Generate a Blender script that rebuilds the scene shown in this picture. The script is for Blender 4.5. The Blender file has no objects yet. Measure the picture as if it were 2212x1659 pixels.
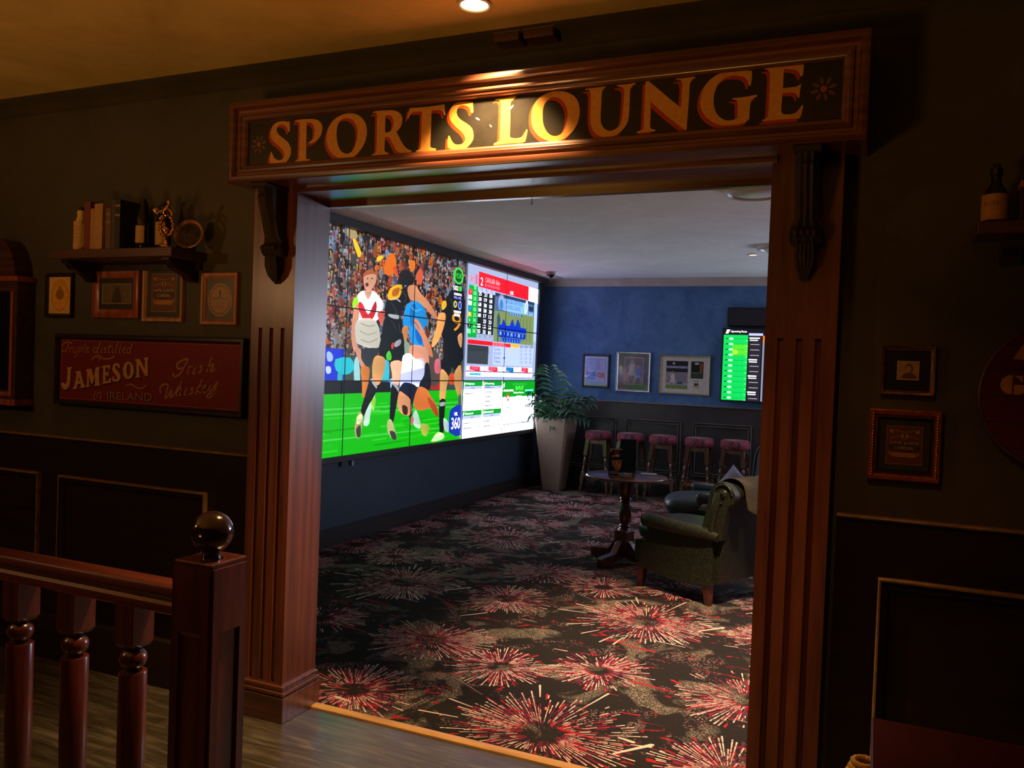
import bpy, math, random
from math import sin, cos, pi, radians, sqrt, atan2
from mathutils import Vector, Matrix
from mathutils.geometry import tessellate_polygon
random.seed(7)
R = random.Random(11)

# ------------------------------------------------------------------ camera, world, exposure
sc = bpy.context.scene
YAW, PITCH, ROLL, FPX, EYE = -.41212023, -.02174898, .03779547, 1788.23, 1.5
_f = Vector((sin(YAW)*cos(PITCH), cos(YAW)*cos(PITCH), sin(PITCH)))
_r = _f.cross(Vector((0, 0, 1))).normalized(); _u = _r.cross(_f)
CR = cos(ROLL)*_r + sin(ROLL)*_u; CU = -sin(ROLL)*_r + cos(ROLL)*_u; CF = _f
CP = Vector((0, 0, EYE))
cam = bpy.data.objects.new('camera', bpy.data.cameras.new('camera'))
bpy.context.collection.objects.link(cam)
m = Matrix((CR, CU, -CF)).transposed().to_4x4(); m.translation = CP
cam.matrix_world = m
cam.data.sensor_width = 36; cam.data.lens = FPX/2212*36; cam.data.clip_start = .02
sc.camera = cam
w = bpy.data.worlds.new('world'); sc.world = w; w.use_nodes = True
w.node_tree.nodes['Background'].inputs[0].default_value = (.9, .6, .4, 1)
w.node_tree.nodes['Background'].inputs[1].default_value = .004
vs = sc.view_settings; vs.view_transform = 'Standard'; vs.look = 'None'; vs.exposure = 0; vs.gamma = 1; vs.use_curve_mapping = False

def light(name, kind, loc, target, energy, col, size=.05, spot=None, blend=.5, sy=None, spread=None):
    d = bpy.data.lights.new(name, kind); d.energy = energy; d.color = col
    if kind == 'SPOT': d.spot_size = radians(spot); d.spot_blend = blend; d.shadow_soft_size = size
    elif kind == 'AREA':
        d.shape = 'RECTANGLE'; d.size = size; d.size_y = sy or size
        if spread: d.spread = radians(spread)
    else: d.shadow_soft_size = size
    o = bpy.data.objects.new(name, d); sc.collection.objects.link(o); o.location = loc
    if target is not None: o.rotation_euler = (Vector(target)-Vector(loc)).to_track_quat('-Z', 'Y').to_euler()
    return o
WARM = (1, .55, .2)
CEIL_F = 2.69; CEIL_L = 2.63; WALL = 2.80; SCX = -3.88
# entrance hall: the downlight over the sign, a wall lamp to the left, uplight on the ceiling, a downlight behind the camera
light('sign_downlight', 'SPOT', (-1.25, 2.44, 2.672), (-1.25, 2.62, 0), 300, (1, .60, .24), .025, 84, .7)
light('wall_lamp_glow', 'POINT', (-4.1, .35, 2.0), None, 21, (1, .56, .24), .05)
light('ceiling_uplight', 'SPOT', (-2.3, -.6, .7), (-2.1, .2, 2.69), 95, (1, .46, .07), .3, 118, .35)
light('hall_downlight', 'SPOT', (-.35, 1.35, 2.66), (-.30, 2.75, .35), 22, (1, .42, .16), .05, 62, .8)
# lounge: warm downlights, and an added, unseen cool fill light by the back wall, right of the television
light('lounge_downlight', 'SPOT', (-.60, 4.30, 2.6), (-.64, 4.4, 0), 680, (1, .64, .36), .05, 70, .75)
light('lounge_downlight', 'SPOT', (-.80, 6.2, 2.6), (-1.0, 5.7, 0), 75, (1, .62, .34), .05, 52, .7)
light('lounge_downlight', 'SPOT', (-1.09, 8.03, 2.6), (-1.09, 8.03, 0), 14, (1, .72, .45), .05, 100, .7)
light('added_lounge_fill', 'AREA', (1.9, 9.8, 1.75), (.7, 5, 4.4), 185, (.78, .80, 1), 2.6, sy=.9)

# ------------------------------------------------------------------ pixel measuring (a pixel's ray onto a real plane)
def ray(x, y): return (x-1106)*CR-(y-829.5)*CU+FPX*CF
def onY(x, y, Y): d = ray(x, y); return CP+d*(Y/d.y)
def onX(x, y, X): d = ray(x, y); return CP+d*(X/d.x)
def onZ(x, y, Z=0): d = ray(x, y); return CP+d*((Z-EYE)/d.z)

# ------------------------------------------------------------------ materials
def lin(c):
    if isinstance(c, str): c = [int(c[i:i+2], 16)/255 for i in (0, 2, 4)]
    return tuple((v/12.92 if v <= .04045 else ((v+.055)/1.055)**2.4) for v in c)
class NT:
    def __init__(s, name):
        s.m = bpy.data.materials.new(name); s.m.use_nodes = True; s.t = s.m.node_tree; s.n = s.t.nodes
        s.b = s.n['Principled BSDF']
    def node(s, typ, **kw):
        n = s.n.new(typ)
        for k, v in kw.items():
            if isinstance(k, str) and k.startswith('i_'): n.inputs[int(k[2:])].default_value = v
            else: setattr(n, k, v)
        return n
    def link(s, a, b): s.t.links.new(a, b)
def ramp(nt, fac, stops):
    r = nt.n.new('ShaderNodeValToRGB'); e = r.color_ramp.elements
    while len(e) < len(stops): e.new(.5)
    for i, (p, c) in enumerate(stops): e[i].position = p; e[i].color = (*c[:3], 1)
    nt.link(fac, r.inputs[0]); return r.outputs[0]
def coords(nt, scale=(1, 1, 1), world=False):
    mp = nt.n.new('ShaderNodeMapping'); mp.inputs['Scale'].default_value = scale
    if world:
        g = nt.n.new('ShaderNodeNewGeometry'); nt.link(g.outputs['Position'], mp.inputs[0])
    else:
        tc = nt.n.new('ShaderNodeTexCoord'); nt.link(tc.outputs['Object'], mp.inputs[0])
    return mp.outputs[0]
def noise(nt, vec, scale, detail=5, rough=.55, dist=0):
    n = nt.n.new('ShaderNodeTexNoise'); n.inputs['Scale'].default_value = scale; n.inputs['Detail'].default_value = detail
    n.inputs['Roughness'].default_value = rough; n.inputs['Distortion'].default_value = dist
    nt.link(vec, n.inputs['Vector']); return n.outputs['Fac']
def bump(nt, h, strength=.2, dist=.01):
    b = nt.n.new('ShaderNodeBump'); b.inputs['Strength'].default_value = strength; b.inputs['Distance'].default_value = dist
    nt.link(h, b.inputs['Height']); nt.link(b.outputs[0], nt.b.inputs['Normal'])
def mat(name, col, rough=.5, var=.25, scale=12, metal=0, bmp=.1, spec=.5, stretch=(1, 1, 1), coat=0):
    nt = NT(name); v = coords(nt, stretch); f = noise(nt, v, scale)
    c = Vector(col)
    nt.link(ramp(nt, f, [(.3, tuple(c*(1-var))), (.7, tuple(c*(1+var)))]), nt.b.inputs['Base Color'])
    nt.b.inputs['Roughness'].default_value = rough; nt.b.inputs['Metallic'].default_value = metal
    nt.b.inputs['Specular IOR Level'].default_value = spec; nt.b.inputs['Coat Weight'].default_value = coat
    if bmp: bump(nt, f, bmp, .003)
    return nt.m
def wood(name, dark, light_, axis='z', rough=.4, scale=1.0, coat=.2, world=False):
    nt = NT(name); s = {'x': (1.2, 14, 14), 'y': (14, 1.2, 14), 'z': (14, 14, 1.2)}[axis]
    v = coords(nt, tuple(a*scale for a in s), world)
    f = noise(nt, v, 2.2, 6, .6, .4)
    s2 = {'x': (.5, 9, 9), 'y': (9, .5, 9), 'z': (9, 9, .5)}[axis]
    v2 = coords(nt, tuple(a*scale for a in s2), world)
    wv = nt.node('ShaderNodeTexWave', wave_type='RINGS', rings_direction={'x': 'X', 'y': 'Y', 'z': 'Z'}[axis])
    wv.inputs['Scale'].default_value = .8; wv.inputs['Distortion'].default_value = 9; wv.inputs['Detail'].default_value = 3; wv.inputs['Detail Scale'].default_value = 1.2
    nt.link(v2, wv.inputs['Vector'])
    mx = nt.node('ShaderNodeMix', data_type='FLOAT'); mx.inputs[0].default_value = .22
    nt.link(f, mx.inputs[2]); nt.link(wv.outputs['Fac'], mx.inputs[3])
    nt.link(ramp(nt, mx.outputs[0], [(.28, dark), (.68, light_)]), nt.b.inputs['Base Color'])
    nt.b.inputs['Roughness'].default_value = rough; nt.b.inputs['Coat Weight'].default_value = coat; nt.b.inputs['Coat Roughness'].default_value = .25
    bump(nt, mx.outputs[0], .12, .002)
    return nt.m
def emis(name, col, strength, attr=False):
    nt = NT(name); nt.b.inputs['Base Color'].default_value = (0, 0, 0, 1); nt.b.inputs['Roughness'].default_value = .35
    if attr:
        a = nt.node('ShaderNodeAttribute', attribute_name='Col'); nt.link(a.outputs['Color'], nt.b.inputs['Emission Color'])
    else:
        nt.b.inputs['Emission Color'].default_value = (*col, 1)
    nt.b.inputs['Emission Strength'].default_value = strength
    return nt.m
def attrmat(name, rough=.6, spec=.4, gl=0):
    nt = NT(name); a = nt.node('ShaderNodeAttribute', attribute_name='Col')
    v = coords(nt); f = noise(nt, v, 60, 4)
    mx = nt.node('ShaderNodeMix', data_type='RGBA', blend_type='MULTIPLY'); mx.inputs[0].default_value = .5
    nt.link(a.outputs['Color'], mx.inputs[6]); nt.link(ramp(nt, f, [(.2, (.55, .55, .55)), (.8, (1.3, 1.3, 1.3))]), mx.inputs[7])
    nt.link(mx.outputs[2], nt.b.inputs['Base Color']); nt.b.inputs['Roughness'].default_value = rough
    nt.b.inputs['Specular IOR Level'].default_value = spec; nt.b.inputs['Coat Weight'].default_value = gl; nt.b.inputs['Coat Roughness'].default_value = .05
    return nt.m
M = {}
M['oak'] = wood('stained_oak_upright', (.070, .018, .009), (.17, .047, .019), 'z', .38, coat=.5)
M['oak_x'] = wood('stained_oak_along', (.055, .015, .007), (.15, .042, .018), 'x', .33, coat=1)
M['oak_y'] = wood('stained_oak_across', (.13, .034, .012), (.30, .088, .030), 'y')
M['mahog'] = wood('dark_mahogany', (.040, .008, .006), (.105, .021, .012), 'z', .22, coat=.6)
M['mahog_x'] = wood('dark_mahogany_along', (.065, .013, .008), (.16, .034, .015), 'x', .3, coat=.4)
M['walnut'] = wood('walnut', (.035, .013, .009), (.085, .030, .020), 'x', .4)
M['darkwood'] = mat('blackened_wood', (.022, .011, .009), .35, .3, 20, stretch=(1, 1, .2))
M['corbel'] = mat('dark_carved_wood', (.020, .009, .007), .7, .4, 30, bmp=.3)
M['stoolwood'] = wood('worn_brown_wood', (.12, .062, .040), (.22, .12, .08), 'z', .35)
M['turned'] = wood('polished_turned_wood', (.06, .028, .018), (.14, .07, .045), 'z', .18, coat=.7)
M['black'] = mat('black_plastic', (.012, .012, .014), .45, .1, 30, bmp=0)
M['blackgloss'] = mat('black_gloss', (.008, .008, .01), .12, .1, 30, bmp=0)
M['wainscot'] = mat('dark_brown_paint', (.017, .008, .0055), .36, .3, 6, stretch=(.3, 1, 4), bmp=.15)
M['bead'] = mat('gold_trim_and_highlight', (.22, .12, .045), .38, .35, 25, bmp=.1)  # gold-brown paints in the highlights on moulding edges; also book bands, box lips
M['greytrim_glint'] = mat('grey_trim_and_highlight', (.26, .235, .22), .22, .3, 25, bmp=.1)  # pale grey paints in the highlights on lounge mouldings; also the camera base
M['wain_l'] = mat('charcoal_paint', (.056, .048, .048), .33, .2, 5, bmp=.1)
M['trim_l'] = mat('dark_baseboard_paint', (.020, .016, .018), .4, .2, 8)
M['cornice'] = mat('aged_cornice_plaster', (.50, .42, .37), .8, .15, 5)
M['brass'] = mat('antique_gold', (.62, .32, .10), .28, .45, 70, 1, .5)
M['copper'] = mat('polished_brass', (.95, .55, .25), .12, .3, 40, 1, .3)
M['gold_pale'] = mat('pale_gold_moulding', (.75, .60, .42), .25, .15, 40, .8, .1)
M['silver'] = mat('silver_moulding', (.72, .78, .85), .25, .1, 40, .8, .1)
M['pine'] = wood('pale_oak_frame', (.34, .16, .065), (.58, .30, .13), 'z', .45)
M['pine_x'] = M['pine']
M['redwood'] = wood('red_varnished_frame', (.20, .042, .014), (.40, .10, .03), 'z', .3)
M['cedar'] = wood('reddish_pine_frame', (.28, .105, .045), (.45, .18, .08), 'z', .45)
M['pot'] = mat('sandy_fibre_clay', (.27, .18, .135), .55, .12, 35, bmp=.25)
M['leaf'] = mat('deep_green_leaf', (.045, .12, .065), .32, .35, 15)
M['leaf2'] = mat('fresh_green_leaf', (.075, .17, .06), .35, .35, 15)
M['soil'] = mat('potting_soil', (.02, .013, .008), .95, .4, 60)
M['white'] = mat('white_plastic', (.62, .62, .62), .4, .05, 30, bmp=0)
M['cream'] = mat('cream_ceramic', (.62, .40, .18), .25, .12, 14, bmp=0)
M['bottle'] = mat('dark_bottle_glass', (.010, .009, .006), .08, .2, 10, bmp=0)
M['pillow'] = mat('lilac_white_cushion', (.62, .62, .85), .8, .1, 20)
M['lampgl'] = emis('lamp_glass', (1, .62, .28), 9)
M['lampgl2'] = emis('lamp_glass_small', (1, .72, .35), 6)
M['print'] = attrmat('printed_paper', .55, .3, .0)
M['glazed'] = attrmat('glazed_print', .35, .5, .85)
M['paint'] = attrmat('sign_paint', .33, .5, .15)
M['screen'] = emis('video_screen', (1, 1, 1), 1.0, attr=True)
M['tv'] = emis('television_screen', (1, 1, 1), 1.1, attr=True)
def fabric(name, a, b, scale=45, rough=.75):
    nt = NT(name); v = coords(nt); 
    n = nt.node('ShaderNodeTexVoronoi', feature='DISTANCE_TO_EDGE'); n.inputs['Scale'].default_value = scale
    d = nt.node('ShaderNodeTexNoise'); d.inputs['Scale'].default_value = scale*.5
    nt.link(v, d.inputs['Vector'])
    mx = nt.node('ShaderNodeMix', data_type='RGBA', blend_type='ADD'); mx.inputs[0].default_value = .06
    nt.link(v, mx.inputs[6]); nt.link(d.outputs['Color'], mx.inputs[7]); nt.link(mx.outputs[2], n.inputs['Vector'])
    nt.link(ramp(nt, n.outputs['Distance'], [(.03, b), (.14, a)]), nt.b.inputs['Base Color'])
    nt.b.inputs['Roughness'].default_value = rough; nt.b.inputs['Specular IOR Level'].default_value = .4
    bump(nt, n.outputs['Distance'], .25, .003)
    return nt.m
M['chairfab'] = fabric('olive_paisley_fabric', (.009, .013, .009), (.030, .032, .021), 60, .36)
M['chairfab2'] = fabric('slate_blue_leather', (.040, .058, .072), (.055, .075, .092), 30, .35)
M['throw'] = fabric('olive_wool_throw', (.040, .034, .016), (.075, .062, .028), 90, .9)
def velvet():
    nt = NT('maroon_patterned_velvet'); v = coords(nt)
    f = noise(nt, v, 16, 4, .6, 1.2)
    nt.link(ramp(nt, f, [(.40, (.36, .022, .07)), (.50, (.24, .02, .045)), (.56, (.035, .02, .03))]), nt.b.inputs['Base Color'])
    nt.b.inputs['Roughness'].default_value = .7; nt.b.inputs['Sheen Weight'].default_value = .15
    return nt.m
M['velvet'] = velvet()
def wallpaint(name, a, b, scale=2.2, rough=.75, dist=1.5):
    nt = NT(name); v = coords(nt, (1, 1, 1), True); f = noise(nt, v, scale, 8, .62, dist); g = noise(nt, v, scale*9, 5, .6, .3)
    mx = nt.node('ShaderNodeMix', data_type='FLOAT'); mx.inputs[0].default_value = .25
    nt.link(f, mx.inputs[2]); nt.link(g, mx.inputs[3])
    nt.link(ramp(nt, mx.outputs[0], [(.33, a), (.66, b)]), nt.b.inputs['Base Color'])
    nt.b.inputs['Roughness'].default_value = rough; bump(nt, g, .1, .004)
    return nt.m
M['green'] = wallpaint('dark_olive_green_wall', (.038, .032, .017), (.064, .052, .027), 1.6, .62)
M['blue'] = wallpaint('mottled_blue_wall', (.034, .105, .26), (.105, .235, .46), 1.7, .7)
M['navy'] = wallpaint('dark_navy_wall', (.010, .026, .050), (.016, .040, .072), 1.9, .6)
M['ceil_w'] = wallpaint('white_textured_ceiling', (.74, .75, .74), (.88, .89, .88), 1.2, .85)
M['ceil_o'] = wallpaint('ochre_stained_ceiling', (.50, .34, .13), (.74, .52, .22), 1.1, .8)
M['cove'] = wallpaint('dark_cove_paint', (.045, .035, .02), (.07, .055, .03), 1.6, .7)
def floorboards():
    nt = NT('weathered_grey_brown_floorboards'); g = coords(nt, (1, 1, 1), True)
    br = nt.node('ShaderNodeTexBrick'); br.offset = .37; br.inputs['Scale'].default_value = 1; br.inputs['Brick Width'].default_value = 1.9
    br.inputs['Row Height'].default_value = .135; br.inputs['Mortar Size'].default_value = .0022; br.inputs['Mortar Smooth'].default_value = .2
    br.inputs['Color1'].default_value = (.3, .3, .3, 1); br.inputs['Color2'].default_value = (.9, .9, .9, 1); br.inputs['Mortar'].default_value = (0, 0, 0, 1)
    nt.link(g, br.inputs['Vector'])
    v = coords(nt, (1.3, 16, 1), True); f = noise(nt, v, 2.0, 7, .65, 1.0)
    v2 = coords(nt, (.8, 4, 1), True); f2 = noise(nt, v2, 2.6, 4, .6, 1.8)
    mx = nt.node('ShaderNodeMix', data_type='FLOAT'); mx.inputs[0].default_value = .45; nt.link(f, mx.inputs[2]); nt.link(f2, mx.inputs[3])
    col = ramp(nt, mx.outputs[0], [(.32, (.026, .020, .013)), (.5, (.082, .067, .045)), (.66, (.205, .18, .13))])
    mm = nt.node('ShaderNodeMix', data_type='RGBA', blend_type='MULTIPLY'); mm.inputs[0].default_value = .55
    nt.link(col, mm.inputs[6]); nt.link(br.outputs['Color'], mm.inputs[7]); nt.link(mm.outputs[2], nt.b.inputs['Base Color'])
    nt.b.inputs['Roughness'].default_value = .33; nt.b.inputs['Coat Weight'].default_value = .7; nt.b.inputs['Coat Roughness'].default_value = .2
    bump(nt, mx.outputs[0], .12, .003)
    return nt.m
M['floor'] = floorboards()
def carpetmat():
    nt = NT('dark_carpet_with_mesh_motifs'); v = coords(nt, (1, 1, 1), True)
    sep = nt.node('ShaderNodeSeparateXYZ'); nt.link(v, sep.inputs[0])
    vo = nt.node('ShaderNodeTexVoronoi', feature='DISTANCE_TO_EDGE'); vo.inputs['Scale'].default_value = 85; nt.link(v, vo.inputs['Vector'])
    edge = ramp(nt, vo.outputs['Distance'], [(.07, (1, 1, 1)), (.15, (0, 0, 0))])
    m1 = noise(nt, v, 3.1, 3, .55, .9); mk = ramp(nt, m1, [(.535, (0, 0, 0)), (.60, (1, 1, 1))])
    m2 = noise(nt, coords(nt, (2.6, 7, 1), True), 2.3, 4, .65, 1.3); rk = ramp(nt, m2, [(.63, (0, 0, 0)), (.65, (1, 1, 1))])
    m3 = noise(nt, coords(nt, (1, 1, 1), True), 4.6, 3, .6, .8); pk = ramp(nt, m3, [(.54, (0, 0, 0)), (.60, (1, 1, 1))])
    base = (.017, .0150, .0145)
    a = nt.node('ShaderNodeMix', data_type='RGBA'); a.inputs[6].default_value = (*base, 1); a.inputs[7].default_value = (.19, .17, .13, 1)
    mul = nt.node('ShaderNodeMath', operation='MULTIPLY'); nt.link(edge, mul.inputs[0]); nt.link(mk, mul.inputs[1]); nt.link(mul.outputs[0], a.inputs[0])
    b = nt.node('ShaderNodeMix', data_type='RGBA'); b.inputs[7].default_value = (.34, .012, .022, 1); nt.link(a.outputs[2], b.inputs[6])
    nt.link(rk, b.inputs[0])
    c = nt.node('ShaderNodeMix', data_type='RGBA'); c.inputs[7].default_value = (.34, .20, .19, 1); nt.link(b.outputs[2], c.inputs[6])
    vs_ = nt.node('ShaderNodeTexVoronoi', feature='F1'); vs_.inputs['Scale'].default_value = 70; nt.link(coords(nt, (1, 1.8, 1), True), vs_.inputs['Vector'])
    dots = ramp(nt, vs_.outputs['Distance'], [(.30, (1, 1, 1)), (.36, (0, 0, 0))])
    mul2 = nt.node('ShaderNodeMath', operation='MULTIPLY'); nt.link(dots, mul2.inputs[0]); nt.link(pk, mul2.inputs[1]); nt.link(mul2.outputs[0], c.inputs[0])
    nt.link(c.outputs[2], nt.b.inputs['Base Color']); nt.b.inputs['Roughness'].default_value = .95; nt.b.inputs['Specular IOR Level'].default_value = .1
    bump(nt, noise(nt, v, 400, 2), .4, .002)
    return nt.m
M['carpet'] = carpetmat()
nt = NT('carpet_pile_print'); a = nt.node('ShaderNodeAttribute', attribute_name='Col'); nt.link(a.outputs['Color'], nt.b.inputs['Base Color'])
nt.b.inputs['Roughness'].default_value = .95; nt.b.inputs['Specular IOR Level'].default_value = .1; M['carpetprint'] = nt.m
nt = NT('clear_acrylic'); nt.b.inputs['Transmission Weight'].default_value = 1; nt.b.inputs['Roughness'].default_value = .03; nt.b.inputs['IOR'].default_value = 1.08
nt.b.inputs['Base Color'].default_value = (.75, .85, .9, 1); M['acrylic'] = nt.m

# ------------------------------------------------------------------ mesh building
class MB:
    def __init__(s): s.v = []; s.f = []
    def add(s, vs, fs):
        o = len(s.v); s.v += [tuple(p) for p in vs]; s.f += [tuple(i+o for i in f) for f in fs]; return s
    def box(s, x0, x1, y0, y1, z0, z1, bev=0):
        if bev <= 0:
            return s.add([(x, y, z) for x in (x0, x1) for y in (y0, y1) for z in (z0, z1)],
                         [(0, 1, 3, 2), (4, 6, 7, 5), (0, 4, 5, 1), (2, 3, 7, 6), (0, 2, 6, 4), (1, 5, 7, 3)])
        b = min(bev, (x1-x0)/2.01, (y1-y0)/2.01, (z1-z0)/2.01)
        V = []; idx = {}
        for i, X in enumerate((x0, x1)):
            for j, Y in enumerate((y0, y1)):
                for k, Z in enumerate((z0, z1)):
                    sx, sy, sz = (1, -1)[i], (1, -1)[j], (1, -1)[k]
                    for a, p in (('x', (X, Y+sy*b, Z+sz*b)), ('y', (X+sx*b, Y, Z+sz*b)), ('z', (X+sx*b, Y+sy*b, Z))):
                        idx[i, j, k, a] = len(V); V.append(p)
        F = []
        for i in (0, 1): F.append([idx[i, j, k, 'x'] for j, k in ((0, 0), (0, 1), (1, 1), (1, 0))])
        for j in (0, 1): F.append([idx[i, j, k, 'y'] for i, k in ((0, 0), (1, 0), (1, 1), (0, 1))])
        for k in (0, 1): F.append([idx[i, j, k, 'z'] for i, j in ((0, 0), (0, 1), (1, 1), (1, 0))])
        for i in (0, 1):
            for j in (0, 1): F.append([idx[i, j, 0, 'x'], idx[i, j, 1, 'x'], idx[i, j, 1, 'y'], idx[i, j, 0, 'y']])
        for i in (0, 1):
            for k in (0, 1): F.append([idx[i, 0, k, 'x'], idx[i, 1, k, 'x'], idx[i, 1, k, 'z'], idx[i, 0, k, 'z']])
        for j in (0, 1):
            for k in (0, 1): F.append([idx[0, j, k, 'y'], idx[1, j, k, 'y'], idx[1, j, k, 'z'], idx[0, j, k, 'z']])
        for i in (0, 1):
            for j in (0, 1):
                for k in (0, 1): F.append([idx[i, j, k, 'x'], idx[i, j, k, 'y'], idx[i, j, k, 'z']])
        return s.add(V, F)
    def lathe(s, prof, n=24, c=(0, 0, 0), axis='z', cap=True):
        V = []; F = []
        for r, z in prof:
            for i in range(n):
                a = 2*pi*i/n; p = (r*cos(a), r*sin(a), z)
                if axis == 'y': p = (p[0], p[2], p[1])
                elif axis == 'x': p = (p[2], p[0], p[1])
                V.append((p[0]+c[0], p[1]+c[1], p[2]+c[2]))
        k = len(prof)
        for j in range(k-1):
            for i in range(n): F.append((j*n+i, j*n+(i+1) % n, (j+1)*n+(i+1) % n, (j+1)*n+i))
        if cap: F.append(tuple(range(n-1, -1, -1))); F.append(tuple((k-1)*n+i for i in range(n)))
        return s.add(V, F)
    def tube(s, pts, rad, n=10, cap=True):
        pts = [Vector(p) for p in pts]; k = len(pts); rs = rad if isinstance(rad, (list, tuple)) else [rad]*k
        V = []; F = []; up = None
        for j in range(k):
            t = (pts[min(j+1, k-1)]-pts[max(j-1, 0)]).normalized()
            if up is None: up = t.orthogonal().normalized()
            up = (up-t*up.dot(t)).normalized(); sd = t.cross(up)
            for i in range(n):
                a = 2*pi*i/n; V.append(pts[j]+(up*cos(a)+sd*sin(a))*rs[j])
        for j in range(k-1):
            for i in range(n): F.append((j*n+i, j*n+(i+1) % n, (j+1)*n+(i+1) % n, (j+1)*n+i))
        if cap: F.append(tuple(range(n-1, -1, -1))); F.append(tuple((k-1)*n+i for i in range(n)))
        return s.add(V, F)
    def prism(s, poly, axis, a, b):
        # poly in the two other axes (x,y,z order), extruded along axis from a to b
        n = len(poly); V = []
        for t in (a, b):
            for p, q in poly: V.append({'x': (t, p, q), 'y': (p, t, q), 'z': (p, q, t)}[axis])
        F = [(i, (i+1) % n, n+(i+1) % n, n+i) for i in range(n)]
        tris = tessellate_polygon([[Vector((p, q, 0)) for p, q in poly]])
        F += [tuple(t) for t in tris]+[tuple(i+n for i in t) for t in tris]
        return s.add(V, F)
    def frame(s, x0, x1, z0, z1, prof):
        """picture-frame sweep; prof = list of (inset, y)"""
        n = len(prof); V = []; F = []
        for cx, cz, sx, sz in ((x0, z0, 1, 1), (x1, z0, -1, 1), (x1, z1, -1, -1), (x0, z1, 1, -1)):
            for i, y in prof: V.append((cx+sx*i, y, cz+sz*i))
        for c in range(4):
            d = (c+1) % 4
            for i in range(n): j = (i+1) % n; F.append((c*n+i, d*n+i, d*n+j, c*n+j))
        return s.add(V, F)
    def xf(s, mtx):
        s.v = [tuple(mtx @ Vector(p)) for p in s.v]; return s
    def build(s, name, m, parent=None, smooth=None, mods=None):
        me = bpy.data.meshes.new(name); me.from_pydata(s.v, [], s.f); me.validate(); me.update()
        bm_fix(me)
        if smooth:
            me.shade_smooth(); me.set_sharp_from_angle(angle=radians(smooth))
        if m: me.materials.append(M[m] if isinstance(m, str) else m)
        o = bpy.data.objects.new(name, me); sc.collection.objects.link(o)
        if parent: o.parent = parent
        if mods: mods(o)
        return o
import bmesh
def bm_fix(me):
    bm = bmesh.new(); bm.from_mesh(me); bmesh.ops.recalc_face_normals(bm, faces=bm.faces); bm.to_mesh(me); bm.free()
def tag(o, label, cat, group=None, kind=None):
    if label: o['label'] = label
    if cat: o['category'] = cat
    if group: o['group'] = group
    if kind: o['kind'] = kind
    return o
def thing(name, label, cat, loc=(0, 0, 0), rz=0, group=None):
    o = bpy.data.objects.new(name, None); o.empty_display_size = .05; sc.collection.objects.link(o)
    o.location = loc; o.rotation_euler = (0, 0, rz); return tag(o, label, cat, group)
def struct(name, mb, m, smooth=None):
    o = mb.build(name, m, None, smooth); o['kind'] = 'structure'; return o
def subsurf(l=2):
    def f(o): d = o.modifiers.new('Subdivision', 'SUBSURF'); d.levels = l; d.render_levels = l
    return f
def bevel(wd=.004, seg=2):
    def f(o): d = o.modifiers.new('Bevel', 'BEVEL'); d.width = wd; d.segments = seg; d.limit_method = 'ANGLE'
    return f
def copytree(o, parent=None):
    c = o.copy(); sc.collection.objects.link(c); c.parent = parent
    for ch in list(o.children): copytree(ch, c)
    return c
def smoothpts(pts, n=3):
    """closed Catmull-Rom; a point given as (x, y, 1) is kept sharp"""
    P = [(p[0], p[1]) for p in pts]; S = [len(p) > 2 for p in pts]; k = len(P); out = []
    for i in range(k):
        p0, p1, p2, p3 = P[i-1], P[i], P[(i+1) % k], P[(i+2) % k]
        if S[i]: p0 = p1
        if S[(i+1) % k]: p3 = p2
        for j in range(n):
            t = j/n
            out.append(tuple(.5*((2*p1[a])+(-p0[a]+p2[a])*t+(2*p0[a]-5*p1[a]+4*p2[a]-p3[a])*t*t+(-p0[a]+3*p1[a]-3*p2[a]+p3[a])*t**3) for a in (0, 1)))
    return out
_tc = {}
def textmesh(s):
    if s in _tc: return _tc[s]
    cu = bpy.data.curves.new('t', 'FONT'); cu.body = s; cu.size = 1; cu.resolution_u = 3
    o = bpy.data.objects.new('t', cu); sc.collection.objects.link(o)
    me = o.to_mesh(); V = [(v.co.x, v.co.y) for v in me.vertices]; F = [tuple(p.vertices) for p in me.polygons]
    o.to_mesh_clear(); bpy.data.objects.remove(o); bpy.data.curves.remove(cu)
    xs = [v[0] for v in V]; ys = [v[1] for v in V]
    x0, x1, y0, y1 = min(xs), max(xs), min(ys), max(ys)
    V = [((x-x0)/(x1-x0), (y-y0)/(y1-y0)) for x, y in V]
    _tc[s] = (V, F, (x1-x0)/(y1-y0)); return _tc[s]
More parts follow.
